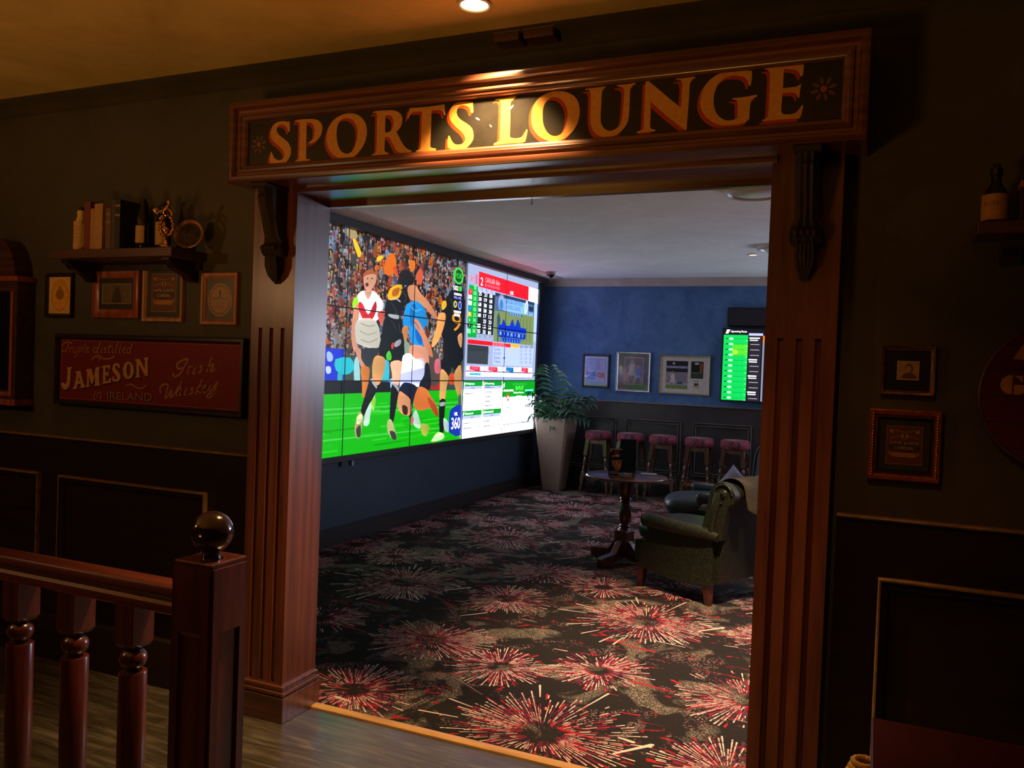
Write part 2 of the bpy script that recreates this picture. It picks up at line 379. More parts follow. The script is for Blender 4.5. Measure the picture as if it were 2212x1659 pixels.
class Paint:
    """flat picture made of coloured faces in (u, v); every call lies one hair in front of the last"""
    def __init__(s, eps=2e-5): s.v = []; s.f = []; s.c = []; s.e = eps; s.L = 0
    def raw(s, pts, faces, col, layer=None):
        if layer is None: s.L += 1; layer = s.L
        c = lin(col) if isinstance(col, str) else col; o = len(s.v)
        for p in pts: s.v.append((p[0], p[1], layer*s.e)); s.c.append((*c, 1))
        for f in faces: s.f.append(tuple(i+o for i in f))
    def poly(s, pts, col, layer=None, sm=0, sh=0):
        if sm: pts = smoothpts(pts, sm)
        t = tessellate_polygon([[Vector((p[0], p[1], 0)) for p in pts]]); o = len(s.v); s.raw(pts, t, col, layer)
        if sh:
            xs = [p[0] for p in pts]; x0, x1 = min(xs), max(xs); z0 = min(p[1] for p in pts); z1 = max(p[1] for p in pts)
            for i, p in enumerate(pts):
                u = (p[0]-x0)/(x1-x0+1e-6); k = 1+sh*(.45-1.3*abs(u-.35)+.12*sin(p[1]*13+p[0]*7))
                s.c[o+i] = tuple(max(0, v*k+.012*sh*max(0, k-1)) for v in s.c[o+i][:3])+(1,)
    def loops(s, loops, col, layer=None):
        t = tessellate_polygon([[Vector((p[0], p[1], 0)) for p in l] for l in loops]); s.raw([p for l in loops for p in l], t, col, layer)
    def rect(s, x0, y0, x1, y1, col, layer=None): s.raw([(x0, y0), (x1, y0), (x1, y1), (x0, y1)], [(0, 1, 2, 3)], col, layer)
    def ell(s, cx, cy, rx, ry, col, layer=None, rot=0, n=14):
        s.raw([(cx+rx*cos(2*pi*i/n)*cos(rot)-ry*sin(2*pi*i/n)*sin(rot), cy+rx*cos(2*pi*i/n)*sin(rot)+ry*sin(2*pi*i/n)*cos(rot)) for i in range(n)], [tuple(range(n))], col, layer)
    def stroke(s, pts, wd, col, layer=None, sm=0):
        pts = [(p[0], p[1]) for p in pts]
        if sm:
            q = []
            for i in range(len(pts)-1):
                p0, p1, p2, p3 = pts[max(i-1, 0)], pts[i], pts[i+1], pts[min(i+2, len(pts)-1)]
                for j in range(sm):
                    t = j/sm
                    q.append(tuple(.5*((2*p1[a])+(-p0[a]+p2[a])*t+(2*p0[a]-5*p1[a]+4*p2[a]-p3[a])*t*t+(-p0[a]+3*p1[a]-3*p2[a]+p3[a])*t**3) for a in (0, 1)))
            pts = q+[pts[-1]]
        k = len(pts); V = []
        for i in range(k):
            a, b = pts[max(i-1, 0)], pts[min(i+1, k-1)]; dx, dy = b[0]-a[0], b[1]-a[1]; l = sqrt(dx*dx+dy*dy) or 1
            h = (wd[0]+(wd[1]-wd[0])*i/(k-1) if isinstance(wd, tuple) else wd)/2
            V += [(pts[i][0]-dy/l*h, pts[i][1]+dx/l*h), (pts[i][0]+dy/l*h, pts[i][1]-dx/l*h)]
        s.raw(V, [(2*i, 2*i+1, 2*i+3, 2*i+2) for i in range(k-1)], col, layer)
    def text(s, t, x, y, h, col, w=None, al='l', shear=0, rot=0, layer=None):
        V, F, asp = textmesh(t); w = w or h*asp*.9
        if al == 'c': x -= w/2*cos(rot); y -= w/2*sin(rot)
        if al == 'r': x -= w*cos(rot); y -= w*sin(rot)
        P = []
        for a, b in V:
            u = a*w+shear*b*h; q = b*h; P.append((x+u*cos(rot)-q*sin(rot), y+u*sin(rot)+q*cos(rot)))
        s.raw(P, F, col, layer)
    def hdr(s, k=10):
        def b(c):
            L = .3*c[0]+.6*c[1]+.1*c[2]; g = 1+k*max(0, L-.5)
            if c[0] > .8 and c[1] < .05: g = 2.6
            return tuple(v*g if v > .84 or min(c[:3]) > .74 else v for v in c[:3])+(1,)
        s.c = [b(c) for c in s.c]
    def build(s, name, m, parent, place):
        me = bpy.data.meshes.new(name); me.from_pydata([place(*p) for p in s.v], [], s.f)
        ca = me.color_attributes.new('Col', 'FLOAT_COLOR', 'POINT'); ca.data.foreach_set('color', [x for c in s.c for x in c])
        me.materials.append(M[m]); o = bpy.data.objects.new(name, me); sc.collection.objects.link(o)
        if parent: o.parent = parent
        return o

# ================================================================== SETTING
XL, XR, YB = -6.0, 3.0, -3.0
struct('floor', MB().box(XL, XR, YB, 2.925, -.1, 0), 'floor')
struct('ceiling', MB().box(XL, XR, YB, WALL+.15, CEIL_F, CEIL_F+.1), 'ceil_o')
w_ = MB().box(XL, -2.25, WALL, 2.955, 0, CEIL_F).box(-.25, XR, WALL, 2.955, 0, CEIL_F).box(-2.25, -.25, WALL, 2.955, 2.25, CEIL_F)
struct('wall_front', w_, 'green')
cv = [(WALL+.001, 2.645), (WALL-.012, 2.648), (WALL-.03, 2.66), (WALL-.07, 2.676), (WALL-.11, 2.681), (WALL-.13, CEIL_F+.001), (WALL+.001, CEIL_F+.001)]
struct('trim_1', MB().prism(cv, 'x', XL, XR), 'cove', 40)
# wainscot left and right: panelling sheet, rail, mouldings, baseboard
def wainscot(x0, x1, tag_n):
    struct('trim_%d' % tag_n, MB().box(x0, x1, WALL-.012, WALL, 0, 1.068), 'wainscot')
    rl = [(WALL-.012, 1.066), (WALL-.022, 1.067), (WALL-.026, 1.0725), (WALL-.022, 1.078), (WALL, 1.079), (WALL, 1.066)]
    struct('trim_%d' % (tag_n+1), MB().prism(rl, 'x', x0, x1), 'bead', 50)
    bb = [(WALL, 0), (WALL-.04, 0), (WALL-.04, .17), (WALL-.03, .185), (WALL-.03, .20), (WALL-.018, .215), (WALL, .22)]
    struct('baseboard_%s' % ('left' if x0 < -3 else 'right'), MB().prism(bb, 'x', x0, x1), 'wainscot', 50)
wainscot(XL, -2.41, 2); wainscot(-.09, XR, 4)
def moulding(n, x0, x1, z0, z1, Y, m, wd=.034, dp=.02):
    pr = [(0, Y), (0, Y-dp*.6), (wd*.18, Y-dp), (wd*.42, Y-dp*.55), (wd*.7, Y-dp*.5), (wd*.8, Y-dp*.75), (wd, Y-dp*.3), (wd, Y)]
    o = struct('trim_%d' % n, MB().frame(x0, x1, z0, z1, pr), 'wainscot' if m == 'bead' else 'wain_l', 35)
    if m == 'bead':
        MB().frame(x0, x1, z0, z1, [(-.001, Y), (-.001, Y-dp*.8), (.003, Y-dp*1.1), (.008, Y-dp*1.05), (.009, Y-dp*.7), (.009, Y)]).build('highlight_bead', 'bead', o, 35)  # edge highlight modelled as a thin lighter bead
    else:
        for i0, w0 in ((-.001, .008), (wd-.008, .007)): MB().frame(x0, x1, z0, z1, [(i0, Y), (i0, Y-dp*.8), (i0+w0*.4, Y-dp*1.15), (i0+w0, Y-dp*.8), (i0+w0, Y)]).build('sheen_bead', 'greytrim_glint', o, 35)  # edge highlights modelled as two thin pale beads
for n, (a, b) in enumerate(((-4.72, -3.715), (-3.575, -2.655), (.038, .97), (1.11, 2.04))): moulding(6+n, a, b, .33, .893, WALL-.012, 'bead')
# lounge shell
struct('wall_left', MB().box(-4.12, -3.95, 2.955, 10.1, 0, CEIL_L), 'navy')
struct('wall_back', MB().box(-3.95, XR, 9.95, 10.1, 0, CEIL_L), 'blue')
struct('ceiling_lounge', MB().box(-4.12, XR, 2.955, 10.1, CEIL_L, CEIL_L+.1), 'ceil_w')
def corn(Y, s, z=CEIL_L):   # cornice profile (offset, z)
    return [(Y, z-.095), (Y+s*.012, z-.092), (Y+s*.022, z-.07), (Y+s*.05, z-.035), (Y+s*.085, z-.018), (Y+s*.10, z-.010), (Y+s*.11, z+.001), (Y, z+.001)]
struct('trim_10', MB().prism(corn(9.95, -1), 'x', -3.95, XR), 'cornice', 40)
prc = corn(-3.95, 1.7)
struct('trim_11', MB().prism([(-3.95, 2.606), (-3.80, 2.606), (-3.79, 2.609), (-3.74, 2.615), (-3.67, 2.618), (-3.66, 2.622), (-3.64, 2.624), (-3.64, 2.631), (-3.95, 2.631)], 'y', 2.955, 9.95), 'cornice', 40)
struct('trim_12', MB().box(-3.95, XR, 9.932, 9.95, 0, 1.10), 'wain_l')
struct('trim_13', MB().prism([(9.932, 1.098), (9.918, 1.10), (9.912, 1.107), (9.918, 1.114), (9.95, 1.118), (9.95, 1.098)], 'x', -3.95, XR), 'greytrim_glint', 50)
struct('baseboard_back', MB().prism([(9.932, 0), (9.912, 0), (9.912, .12), (9.922, .14), (9.932, .145)], 'x', -3.95, XR), 'trim_l', 40)
struct('baseboard_left', MB().prism([(-3.95, 0), (-3.925, 0), (-3.925, .115), (-3.935, .122), (-3.93, .13), (-3.94, .14), (-3.95, .142)], 'y', 2.955, 9.93), 'trim_l', 40)
for n, (a, b) in enumerate(((-3.60, -2.91), (-2.78, -2.10), (-1.96, -1.28), (-1.14, -.46))): moulding(14+n, a, b, .27, .905, 9.932, 'greytrim_glint', .04, .02)
struct('trim_18', MB().prism([(2.905, .0), (2.905, .006), (2.915, .010), (2.945, .010), (2.95, .004), (2.95, 0)], 'x', -2.17, -.32),
       mat('timber_threshold', (.55, .30, .10), .4, .25, 20, stretch=(.2, 1, 1)))

# ---- door casing: pilasters and lintel
def pilaster(n, x0, x1, full):
    b = MB(); fx = [x0+(x1-x0)*k for k in (.22, .42, .62)]
    F = 2.735
    # fluted face as a profile in plan, from .26 up to 1.78 ; plain blocks above and below
    fl = .011
    prof = [(x0, 2.955), (x0, F)]
    for i in range(3):
        c = x0+(x1-x0)*(.23+.262*i); prof += [(c-.010, F), (c-.009, F+.008), (c-.004, F+.012), (c+.004, F+.012), (c+.009, F+.008), (c+.010, F)]
    prof += [(x1, F), (x1, 2.955)]
    z0, z1 = (.155, 1.62)
    b.prism(prof, 'z', z0, z1)
    b.box(x0, x1, F, 2.955, 0, z0); b.box(x0, x1, F, 2.955, z1, 2.25)
    struct('trim_%d' % n, b, 'oak')
    # plinth
    p = MB(); o = .022
    for z, zz, k in ((0, .105, o), (.105, .112, o*.6), (.112, .126, o*1.0), (.126, .134, o*.45), (.134, .148, o*.65)):
        p.box(x0-k, x1+k, F-k, 2.955+k*.3, z, zz, .002)
    struct('trim_%d' % (n+1), p, 'oak_x')
pilaster(19, -2.395, -2.177, 1); pilaster(21, -.325, -.112, 0)
ln = MB().box(-2.177, -.325, 2.735, 2.955, 2.172, 2.25)
ln.prism([(2.735, 2.20), (2.722, 2.203), (2.722, 2.185), (2.728, 2.176), (2.735, 2.172)], 'x', -2.19, -.31)
ln.box(-2.177, -.325, 2.945, 2.975, 2.150, 2.25)
struct('trim_23', ln, 'oak_x')

# ================================================================== SIGN
S = 2.59
sg = thing('overhead_sign', 'long dark wood-framed sign reading SPORTS LOUNGE in gold letters over the opening', 'sign', (-1.225, S, 2.19))
bx0, bx1, bz0, bz1 = -2.412+1.225, -.050+1.225, 0, .318
fp = [(0, .21), (0, 0), (.006, -.004), (.022, -.004), (.026, .004), (.030, .016), (.040, .018), (.044, .010), (.052, .008), (.056, .014), (.064, .016), (.070, .022), (.074, .030), (.074, .05), (.074, .21)]
MB().frame(bx0, bx1, bz0, bz1, fp).build('frame', 'oak_x', sg, 35)
MB().box(bx0+.07, bx1-.07, .034, .20, bz0+.068, bz1-.068).build('panel', mat('black_painted_board', (.016, .014, .012), .3, .3, 9, bmp=.05), sg)
MB().box(bx0+.002, bx1-.002, .06, .205, .0005, .03).build('underside', 'oak_x', sg)
SP = S+.0335   # painted face of the board
P = Paint(1.2e-4)
CA, CB, CC, CD = (490, 190), (870, 150), (1240, 110), (1480, 50)
def U(o, pts, sc_=5.53):
    out = []
    for p in pts:
        q = onY(o[0]+p[0]/sc_, o[1]+p[1]/sc_, SP); out.append((q.x, q.z)+tuple(p[2:]))
    return out
G = []
G.append((CA, [[(752,410),(752,520,1),(735,524),(715,470),(670,440),(630,445),(600,475),(600,515),(625,560),(680,605),(735,655),(765,720),(765,790),(735,855),(680,900),(610,915),(540,908),(518,893,1),(515,840),(525,762,1),(540,775),(565,830),(600,858),(640,862),(675,840),(688,800),(675,755),(630,700),(570,650),(530,595),(525,530),(545,460),(600,410),(670,398),(720,402)]]))
G.append((CA, [[(808,398,1),(850,382),(950,372),(1050,375),(1110,400),(1140,450),(1138,520),(1110,590),(1050,645),(975,664,1),(970,655),(1010,630),(1040,580),(1048,510),(1040,455),(1010,420),(965,410,1),(955,420),(952,600),(948,830),(960,850),(997,852,1),(995,874,1),(808,884,1),(815,872),(850,855),(862,830),(870,600),(872,430),(860,410),(812,406,1)]]))
G.append((CA, [[(1510,305),(1600,345),(1660,430),(1674,530),(1650,650),(1590,750),(1500,830),(1400,850),(1300,820),(1225,740),(1192,640),(1200,530),(1240,430),(1310,355),(1410,310)],[(1430,360),(1490,375),(1540,430),(1562,510),(1555,620),(1525,710),(1480,770),(1425,787),(1370,760),(1335,700),(1315,610),(1312,520),(1330,430),(1370,380)]]))
G.append((CA, [[(1742,287,1),(1790,275),(1900,268),(1990,268),(2060,295),(2095,350),(2090,430),(2060,490),(2025,520,1),(2060,590),(2110,680),(2160,730),(2208,748,1),(2205,766,1),(2120,775),(2060,770),(2020,740),(1985,670),(1945,600),(1920,587),(1890,585,1),(1885,700),(1882,745),(1900,765),(1934,777,1),(1930,796,1),(1728,806,1),(1735,795),(1770,780),(1785,750),(1792,600),(1795,400),(1795,320),(1780,300),(1745,302,1)],[(1895,330,1),(1940,325),(1975,350),(1990,400),(1985,460),(1965,505),(1930,530),(1890,530,1)]]))
G.append((CB, [[(85,462,1),(200,455),(350,440),(500,416,1),(503,470),(510,540,1),(495,547),(480,510),(450,490),(400,487),(345,490,1),(342,600),(335,800),(330,910),(345,935),(398,945,1),(395,970,1),(158,982,1),(165,968),(205,950),(215,920),(222,750),(230,560),(232,510,1),(200,505),(130,510),(95,535),(70,585),(56,588,1),(60,560),(75,490)]]))
G.append((CB, [[(838,393,1),(846,510,1),(820,524),(800,465),(760,435),(710,430),(665,450),(645,500),(655,555),(700,605),(770,650),(825,700),(845,770),(840,840),(800,900),(740,945),(660,958),(575,948),(538,933,1),(535,870),(545,795,1),(560,795),(585,850),(620,890),(670,898),(715,885),(745,850),(742,800),(700,740),(640,690),(585,630),(558,570),(565,490),(600,430),(660,395),(740,385),(790,388)]]))
G.append((CB, [[(1105,358,1),(1130,348),(1200,342),(1270,325),(1352,315,1),(1354,335,1),(1305,370),(1290,400),(1285,600),(1280,800,1),(1300,818),(1370,822),(1430,800),(1460,750),(1480,713,1),(1492,725,1),(1480,800),(1462,867,1),(1400,875),(1250,885),(1088,904,1),(1090,885),(1140,860),(1155,835),(1165,650),(1175,430),(1165,385),(1150,365),(1108,371,1)]]))
G.append((CB, [[(1880,260),(1970,275),(2060,330),(2105,420),(2114,530),(2085,650),(2020,750),(1930,825),(1820,862),(1710,845),(1620,790),(1555,700),(1535,590),(1548,470),(1600,370),(1690,300),(1790,265)],[(1800,330),(1870,345),(1930,400),(1965,490),(1968,590),(1940,700),(1890,770),(1830,795),(1770,785),(1715,735),(1680,650),(1672,540),(1685,440),(1730,365)]]))
G.append((CC, [[(133,458,1),(160,448),(250,440),(390,422,1),(350,460),(335,500),(325,650),(318,800),(330,880),(370,935),(430,955),(500,930),(550,880),(575,800),(590,650),(600,500),(590,450),(560,432),(513,422,1),(518,407,1),(620,400),(733,380,1),(735,398,1),(690,425),(672,470),(665,600),(658,750),(640,850),(590,930),(510,1000),(400,1032),(310,1020),(240,970),(205,890),(195,780),(198,620),(200,520),(190,485),(170,465),(133,468,1)]]))
G.append((CC, [[(853,373,1),(885,360),(910,375),(1000,450),(1130,560),(1275,680,1),(1290,500),(1295,400),(1280,360),(1255,348),(1216,347,1),(1222,333,1),(1330,322),(1448,306,1),(1448,322,1),(1405,350),(1385,390),(1375,550),(1360,750),(1343,942,1),(1325,944),(1250,890),(1100,770),(915,605,1),(915,750),(910,890),(925,930),(973,940,1),(970,960,1),(752,982,1),(755,965),(810,945),(830,910),(838,750),(845,550),(850,430)]]))
G.append((CC, [[(2125,238,1),(2125,330),(2110,416,1),(2085,414,1),(2070,350),(2020,310),(1940,298),(1850,305),(1770,350),(1710,420),(1675,520),(1668,620),(1690,720),(1740,790),(1810,828),(1880,828),(1930,815),(1950,790),(1955,700),(1955,620),(1940,590),(1888,580,1),(1893,565,1),(2000,555),(2184,523,1),(2187,545,1),(2140,570),(2115,600),(2100,700),(2095,812,1),(2050,850),(1950,880),(1820,890),(1740,885),(1640,840),(1560,770),(1515,680),(1510,570),(1545,450),(1620,350),(1720,280),(1840,245),(1980,235)]]))
G.append((CD, [[(948,540,1),(1050,530),(1200,515),(1417,483,1),(1415,560),(1402,632,1),(1375,640,1),(1360,590),(1320,560),(1250,550),(1180,552,1),(1175,650),(1168,778,1),(1240,770),(1320,760),(1360,740),(1387,723,1),(1375,790),(1362,892,1),(1345,892,1),(1330,845),(1290,828),(1220,832),(1165,835,1),(1155,950),(1150,1050),(1170,1085),(1230,1090),(1300,1080),(1350,1050),(1380,1000),(1402,976,1),(1412,988,1),(1390,1080),(1370,1137,1),(1250,1145),(1100,1155),(918,1174,1),(925,1158),(970,1135),(990,1100),(1000,950),(1010,750),(1015,620),(1000,570),(950,552,1)]]))
P.L = 2
for o, loops in G:
    L = [smoothpts(U(o, l), 3) for l in loops]
    P.loops([[(x-.009, z-.010) for x, z in l] for l in L], (.42, .035, .008), 1)
    P.loops(L, (.66, .30, .055), 3)
for (o, c, rr) in ((CA, (383, 675), .034), (CD, (1655, 785), .032)):
    q = onY(o[0]+c[0]/5.53, o[1]+c[1]/5.53, SP)
    for k in range(8):
        a = k*pi/4+.25; P.ell(q.x+.026*cos(a), q.z+.026*sin(a), .0115, .0052, (.13, .055, .04), 1, a)
    P.ell(q.x, q.z, .0095, .0105, (.30, .06, .025), 3)
for x, z, l, a in ((1032, 257, .010, 2.6), (1060, 272, .007, 2.3), (1105, 232, .011, .8)):
    q = onY(x, z, SP); P.ell(q.x, q.z, l, l*.3, (.75, .62, .42), 4, a, 7)
P.build('lettering', 'paint', sg, lambda u, v, d: (u+1.225, SP-S-d, v-2.19))

# ---- corbels under the sign
def corbel(x, label):
    t = thing('carved_corbel', label, 'bracket', (x, 2.735, 1.80), 0, 'carved corbels under the sign')
    # side profile (y outwards is negative, z)
    pr = [(0, .39), (-.125, .39), (-.13, .375), (-.115, .35), (-.122, .335), (-.112, .30), (-.085, .24), (-.062, .185), (-.05, .165), (-.066, .15), (-.070, .13), (-.055, .112), (-.042, .105), (-.036, .06), (-.026, .03), (-.012, .012), (0, .0)]
    wds = lambda z: .036 if z > .18 else (.046 if z > .11 else (.030 if z > .03 else .016))
    V = []; F = []; n = len(pr)-1; k = 9
    pts = pr[1:]
    for y, z in pts:
        wd = wds(z)
        for i in range(k):
            u = -1+2*i/(k-1); rib = .006*(1 if i % 2 else 0) if z > .02 else 0
            V.append((u*wd, y*(1-.25*abs(u)**3)+rib, z))
    for j in range(len(pts)-1):
        for i in range(k-1): F.append((j*k+i, j*k+i+1, (j+1)*k+i+1, (j+1)*k+i))
    b = MB().add(V, F)
    o = len(b.v)
    # side cheeks back to the pilaster
    for sd in (0, k-1):
        c = []
        for j, (y, z) in enumerate(pts): c.append((V[j*k+sd][0], 0, z))
        oo = len(b.v); b.v += c
        for j in range(len(pts)-1): b.f.append((j*k+sd, oo+j, oo+j+1, (j+1)*k+sd))
    b.build('bracket_body', 'corbel', t, 30)
    s = MB()
    for sd in (-1, 1):
        s.lathe([(0, -.01), (.016, -.008), (.022, 0), (.016, .008), (0, .010)], 14, (sd*.042, -.035, .135), 'x')
    for i in range(4): s.lathe([(0, -.012), (.008, -.008), (.010, 0), (.008, .008), (0, .012)], 10, (-.027+.018*i, -.068, .14))
    s.build('scroll', 'corbel', t, 50)
    lf = MB()
    for i in range(5):
        a = -.022+.011*i; lf.tube([(a, -.05, .11), (a*1.1, -.044-.004*(2-abs(i-2)), .07), (a*.8, -.034, .035), (a*.3, -.018, .008)], [.006, .008, .007, .003], 7)
    lf.build('leaf_carving', 'corbel', t, 60)
    c = MB().box(-.042, .042, -.135, 0, .372, .39, .003); c.build('top_block', 'corbel', t)
corbel(onY(592, 480, 2.70).x, 'dark carved wooden corbel under the left end of the long sign')
corbel(onY(1744, 440, 2.70).x, 'dark carved wooden corbel under the right end of the long sign')
# ---- hall ceiling fittings
def downlight(name, x, y, z, r, label, lamp='lampgl', group=None):
    t = thing(name, label, 'ceiling light', (x, y, z), 0, group)
    MB().lathe([(r, 0), (r*1.22, -.002), (r*1.25, -.006), (r*1.1, -.009), (r, -.006), (r*.97, 0)], 32, cap=False).build('trim_ring', 'white', t, 40)
    MB().lathe([(.0005, -.003), (r*.6, -.0035), (r, -.002), (r, 0)], 32).build('lamp_face', lamp, t, 40)
q = onZ(1025, 8, CEIL_F)
downlight('downlight', q.x, q.y, CEIL_F, .046, 'glowing round downlight in the ceiling in front of the long sign')
def ventbox(x0, x1, y, label):
    t = thing('ceiling_bracket', label, 'bracket', ((x0+x1)/2, y, CEIL_F-.002), 0, 'small boxes where ceiling meets wall')
    w2 = (x1-x0)/2
    MB().box(-w2, w2, -.045, .035, -.034, 0, .004).build('housing', 'walnut', t)
    MB().box(-w2-.002, w2+.002, -.050, -.036, -.006, .0, .001).build('front_lip', 'bead', t)
ventbox(-1.30, -1.20, 2.735, 'small dark box on the ceiling edge, left one of the pair above the sign')
ventbox(-1.185, -1.07, 2.735, 'small dark box on the ceiling edge, right one of the pair above the sign')

# ================================================================== LEFT WALL OF THE HALL
def wl(x, y, d=0): q = onY(x, y, WALL-d); return q.x, q.z
def pframe(name, label, x0, x1, z0, z1, Y, m, wd, dp, draw, cat='picture', group=None, prof=None, glaze='print', matc=None):
    cx, cz = (x0+x1)/2, (z0+z1)/2
    t = thing(name, label, cat, (cx, Y, cz), 0, group); a, b = (x1-x0)/2, (z1-z0)/2
    pr = prof or [(0, 0), (0, -dp*.8), (wd*.15, -dp), (wd*.55, -dp*.95), (wd*.8, -dp*.6), (wd, -dp*.45), (wd, 0)]
    MB().frame(-a, a, -b, b, pr).build('frame', m, t, 35)
    P = Paint(8e-5); P.rect(-a+wd*.8, -b+wd*.8, a-wd*.8, b-wd*.8, matc or (.02, .018, .015)); draw(P, a-wd, b-wd)
    P.build('picture', glaze, t, lambda u, v, d: (u, -dp*.3-d, v))
    return t
def figure(P, x, y, s, top, bot, skin=(.42, .26, .18), lean=0, legs=1):
    P.stroke([(x-.12*s+lean*.1, y+.5*s), (x-.18*s-lean*.3*s, y+.25*s), (x-.22*s-lean*.4*s, y)], .09*s, skin)
    P.stroke([(x+.06*s, y+.5*s), (x+.2*s, y+.28*s), (x+.16*s, y+.02*s)], .09*s, skin)
    P.poly([(x-.15*s, y+.48*s), (x+.13*s, y+.48*s), (x+.17*s, y+.32*s), (x-.2*s, y+.32*s)], bot)
    P.poly([(x-.13*s+lean*.1*s, y+.85*s), (x+.13*s+lean*.1*s, y+.85*s), (x+.12*s, y+.46*s), (x-.13*s, y+.46*s)], top)
    P.stroke([(x+.1*s, y+.82*s), (x+.3*s, y+.66*s), (x+.42*s, y+.74*s)], .06*s, skin)
    P.stroke([(x-.1*s, y+.82*s), (x-.26*s, y+.62*s), (x-.3*s, y+.48*s)], .06*s, skin)
    P.ell(x+lean*.12*s, y+.94*s, .065*s, .08*s, skin)
def d_oval(P, a, b):
    P.rect(-a, -b, a, b, (.85, .50, .12)); P.ell(0, 0, a*.92, b*.95, (1, .80, .42), n=40); P.ell(0, 0, a*.88, b*.92, (.80, .36, .03), n=40)  # amber brightened to paint in the wall lamp's reflection
    P.ell(0, -.01, a*.7, b*.66, (.95, .45, .04), n=40); P.ell(0, .005, a*.38, b*.3, (.40, .17, .03), n=24); P.ell(0, .035, a*.2, b*.12, (.5, .25, .06))
def d_land(P, a, b):
    P.rect(-a, -b, a, b, (.045, .035, .018)); P.rect(-a*.86, -b*.64, a*.86, b*.64, (.36, .27, .15)); P.rect(-a*.82, -b*.6, a*.82, b*.6, (.16, .11, .05))
    P.poly([(-a*.25, -b*.55), (a*.3, -b*.55), (a*.25, b*.0), (a*.12, b*.38), (-.004, b*.42), (-a*.12, b*.2), (-a*.2, -b*.1)], (.07, .045, .022), sm=2)
    for k in range(7): P.stroke([(-a*.8, b*(.5-.16*k)), (-a*.32, b*(.48-.16*k))], .0025, (.22, .16, .08)); P.stroke([(a*.36, b*(.45-.16*k)), (a*.8, b*(.47-.16*k))], .0025, (.22, .16, .08))
def d_lime(P, a, b, k=1.0):
    c = lambda *t: tuple(v*k for v in t)
    P.rect(-a, -b, a, b, c(.05, .042, .022)); x, z = a*.74, b*.78; P.rect(-x, -z, x, z, c(.30, .22, .10)); P.rect(-x*.97, -z*.97, x*.97, z*.97, c(.16, .05, .02))
    for s in (-1, 1): P.ell(s*x*.72, z*.72, x*.14, z*.08, c(.4, .24, .1), rot=s*.7); P.ell(s*x*.78, -z*.42, x*.1, z*.07, c(.4, .24, .1)); P.rect(s*x*.12-.003, z*.38, s*x*.12+.003, z*.58, c(.42, .28, .13))
    P.stroke([(-x*.8, z*.33), (-x*.3, z*.48), (0, z*.3), (x*.3, z*.48), (x*.8, z*.33)], .003, c(.34, .2, .08), sm=4)
    P.stroke([(-x*.6, z*.8), (0, z*.68), (x*.6, z*.8)], .003, c(.34, .2, .08), sm=4)
    P.ell(0, -z*.08, x*.9, z*.26, c(.08, .03, .015)); P.text('LIME JUICE', 0, z*.02, z*.16, c(.62, .46, .24), x*1.55, 'c'); P.text('CORDIAL', 0, -z*.22, z*.16, c(.62, .46, .24), x*1.1, 'c')
    P.rect(-x*.62, -z*.62, x*.62, -z*.38, c(.48, .2, .04)); P.poly([(-x*.85, -z*.36), (-x*.62, -z*.42), (-x*.62, -z*.6), (-x*.8, -z*.55)], c(.36, .16, .05)); P.poly([(x*.85, -z*.36), (x*.62, -z*.42), (x*.62, -z*.6), (x*.8, -z*.55)], c(.36, .16, .05))
def d_coaster(P, a, b):
    P.rect(-a, -b, a, b, (.085, .065, .032)); P.ell(0, -.004, a*.86, b*.80, (.42, .22, .09), n=36); P.ell(0, -.004, a*.82, b*.77, (.30, .15, .06), n=36); P.ell(0, -.004, a*.66, b*.6, (.36, .19, .075), n=36)
    P.poly([(-.006, b*.42), (.007, b*.42), (.005, b*.1), (-.002, b*.05)], (.09, .04, .02)); P.text('GUINNESS', 0, -b*.04, b*.13, (.09, .04, .02), a*1.25, 'c')
    for k in range(3): P.stroke([(-a*.4, -b*(.2+.12*k)), (a*.4, -b*(.2+.12*k))], .002, (.16, .07, .03))
    for k in range(26):
        an = 2*pi*k/26; P.ell(a*.74*cos(an), -.004+b*.68*sin(an), .002, .0032, (.14, .06, .03), rot=an)
x0, z1 = wl(104, 591); x1, z0 = wl(160, 686)
pframe('picture_frame', 'small dark frame with an amber oval print, lamp reflection painted in, leftmost under the shelf', x0, x1, z0, z1, WALL, 'darkwood', .018, .018, d_oval, glaze='glazed')
x0, z1 = wl(206, 583); x1, z0 = wl(303, 688)
pframe('picture_frame', 'wide red-brown varnished frame around a small landscape print under the shelf', x0, x1, z0, z1, WALL, 'redwood', .040, .018, d_land, glaze='glazed')
x0, z1 = wl(315, 571); x1, z0 = wl(398, 696)
pframe('picture_frame', 'pale wooden frame with an old LIME JUICE CORDIAL label below the shelf', x0, x1, z0, z1, WALL, 'pine', .020, .018, d_lime, glaze='glazed')
x0, z1 = wl(440, 590); x1, z0 = wl(515, 703)
pframe('picture_frame', 'reddish wooden frame with an oval stout label, nearest the door pilaster', x0, x1, z0, z1, WALL, 'cedar', .024, .018, d_coaster, glaze='glazed')

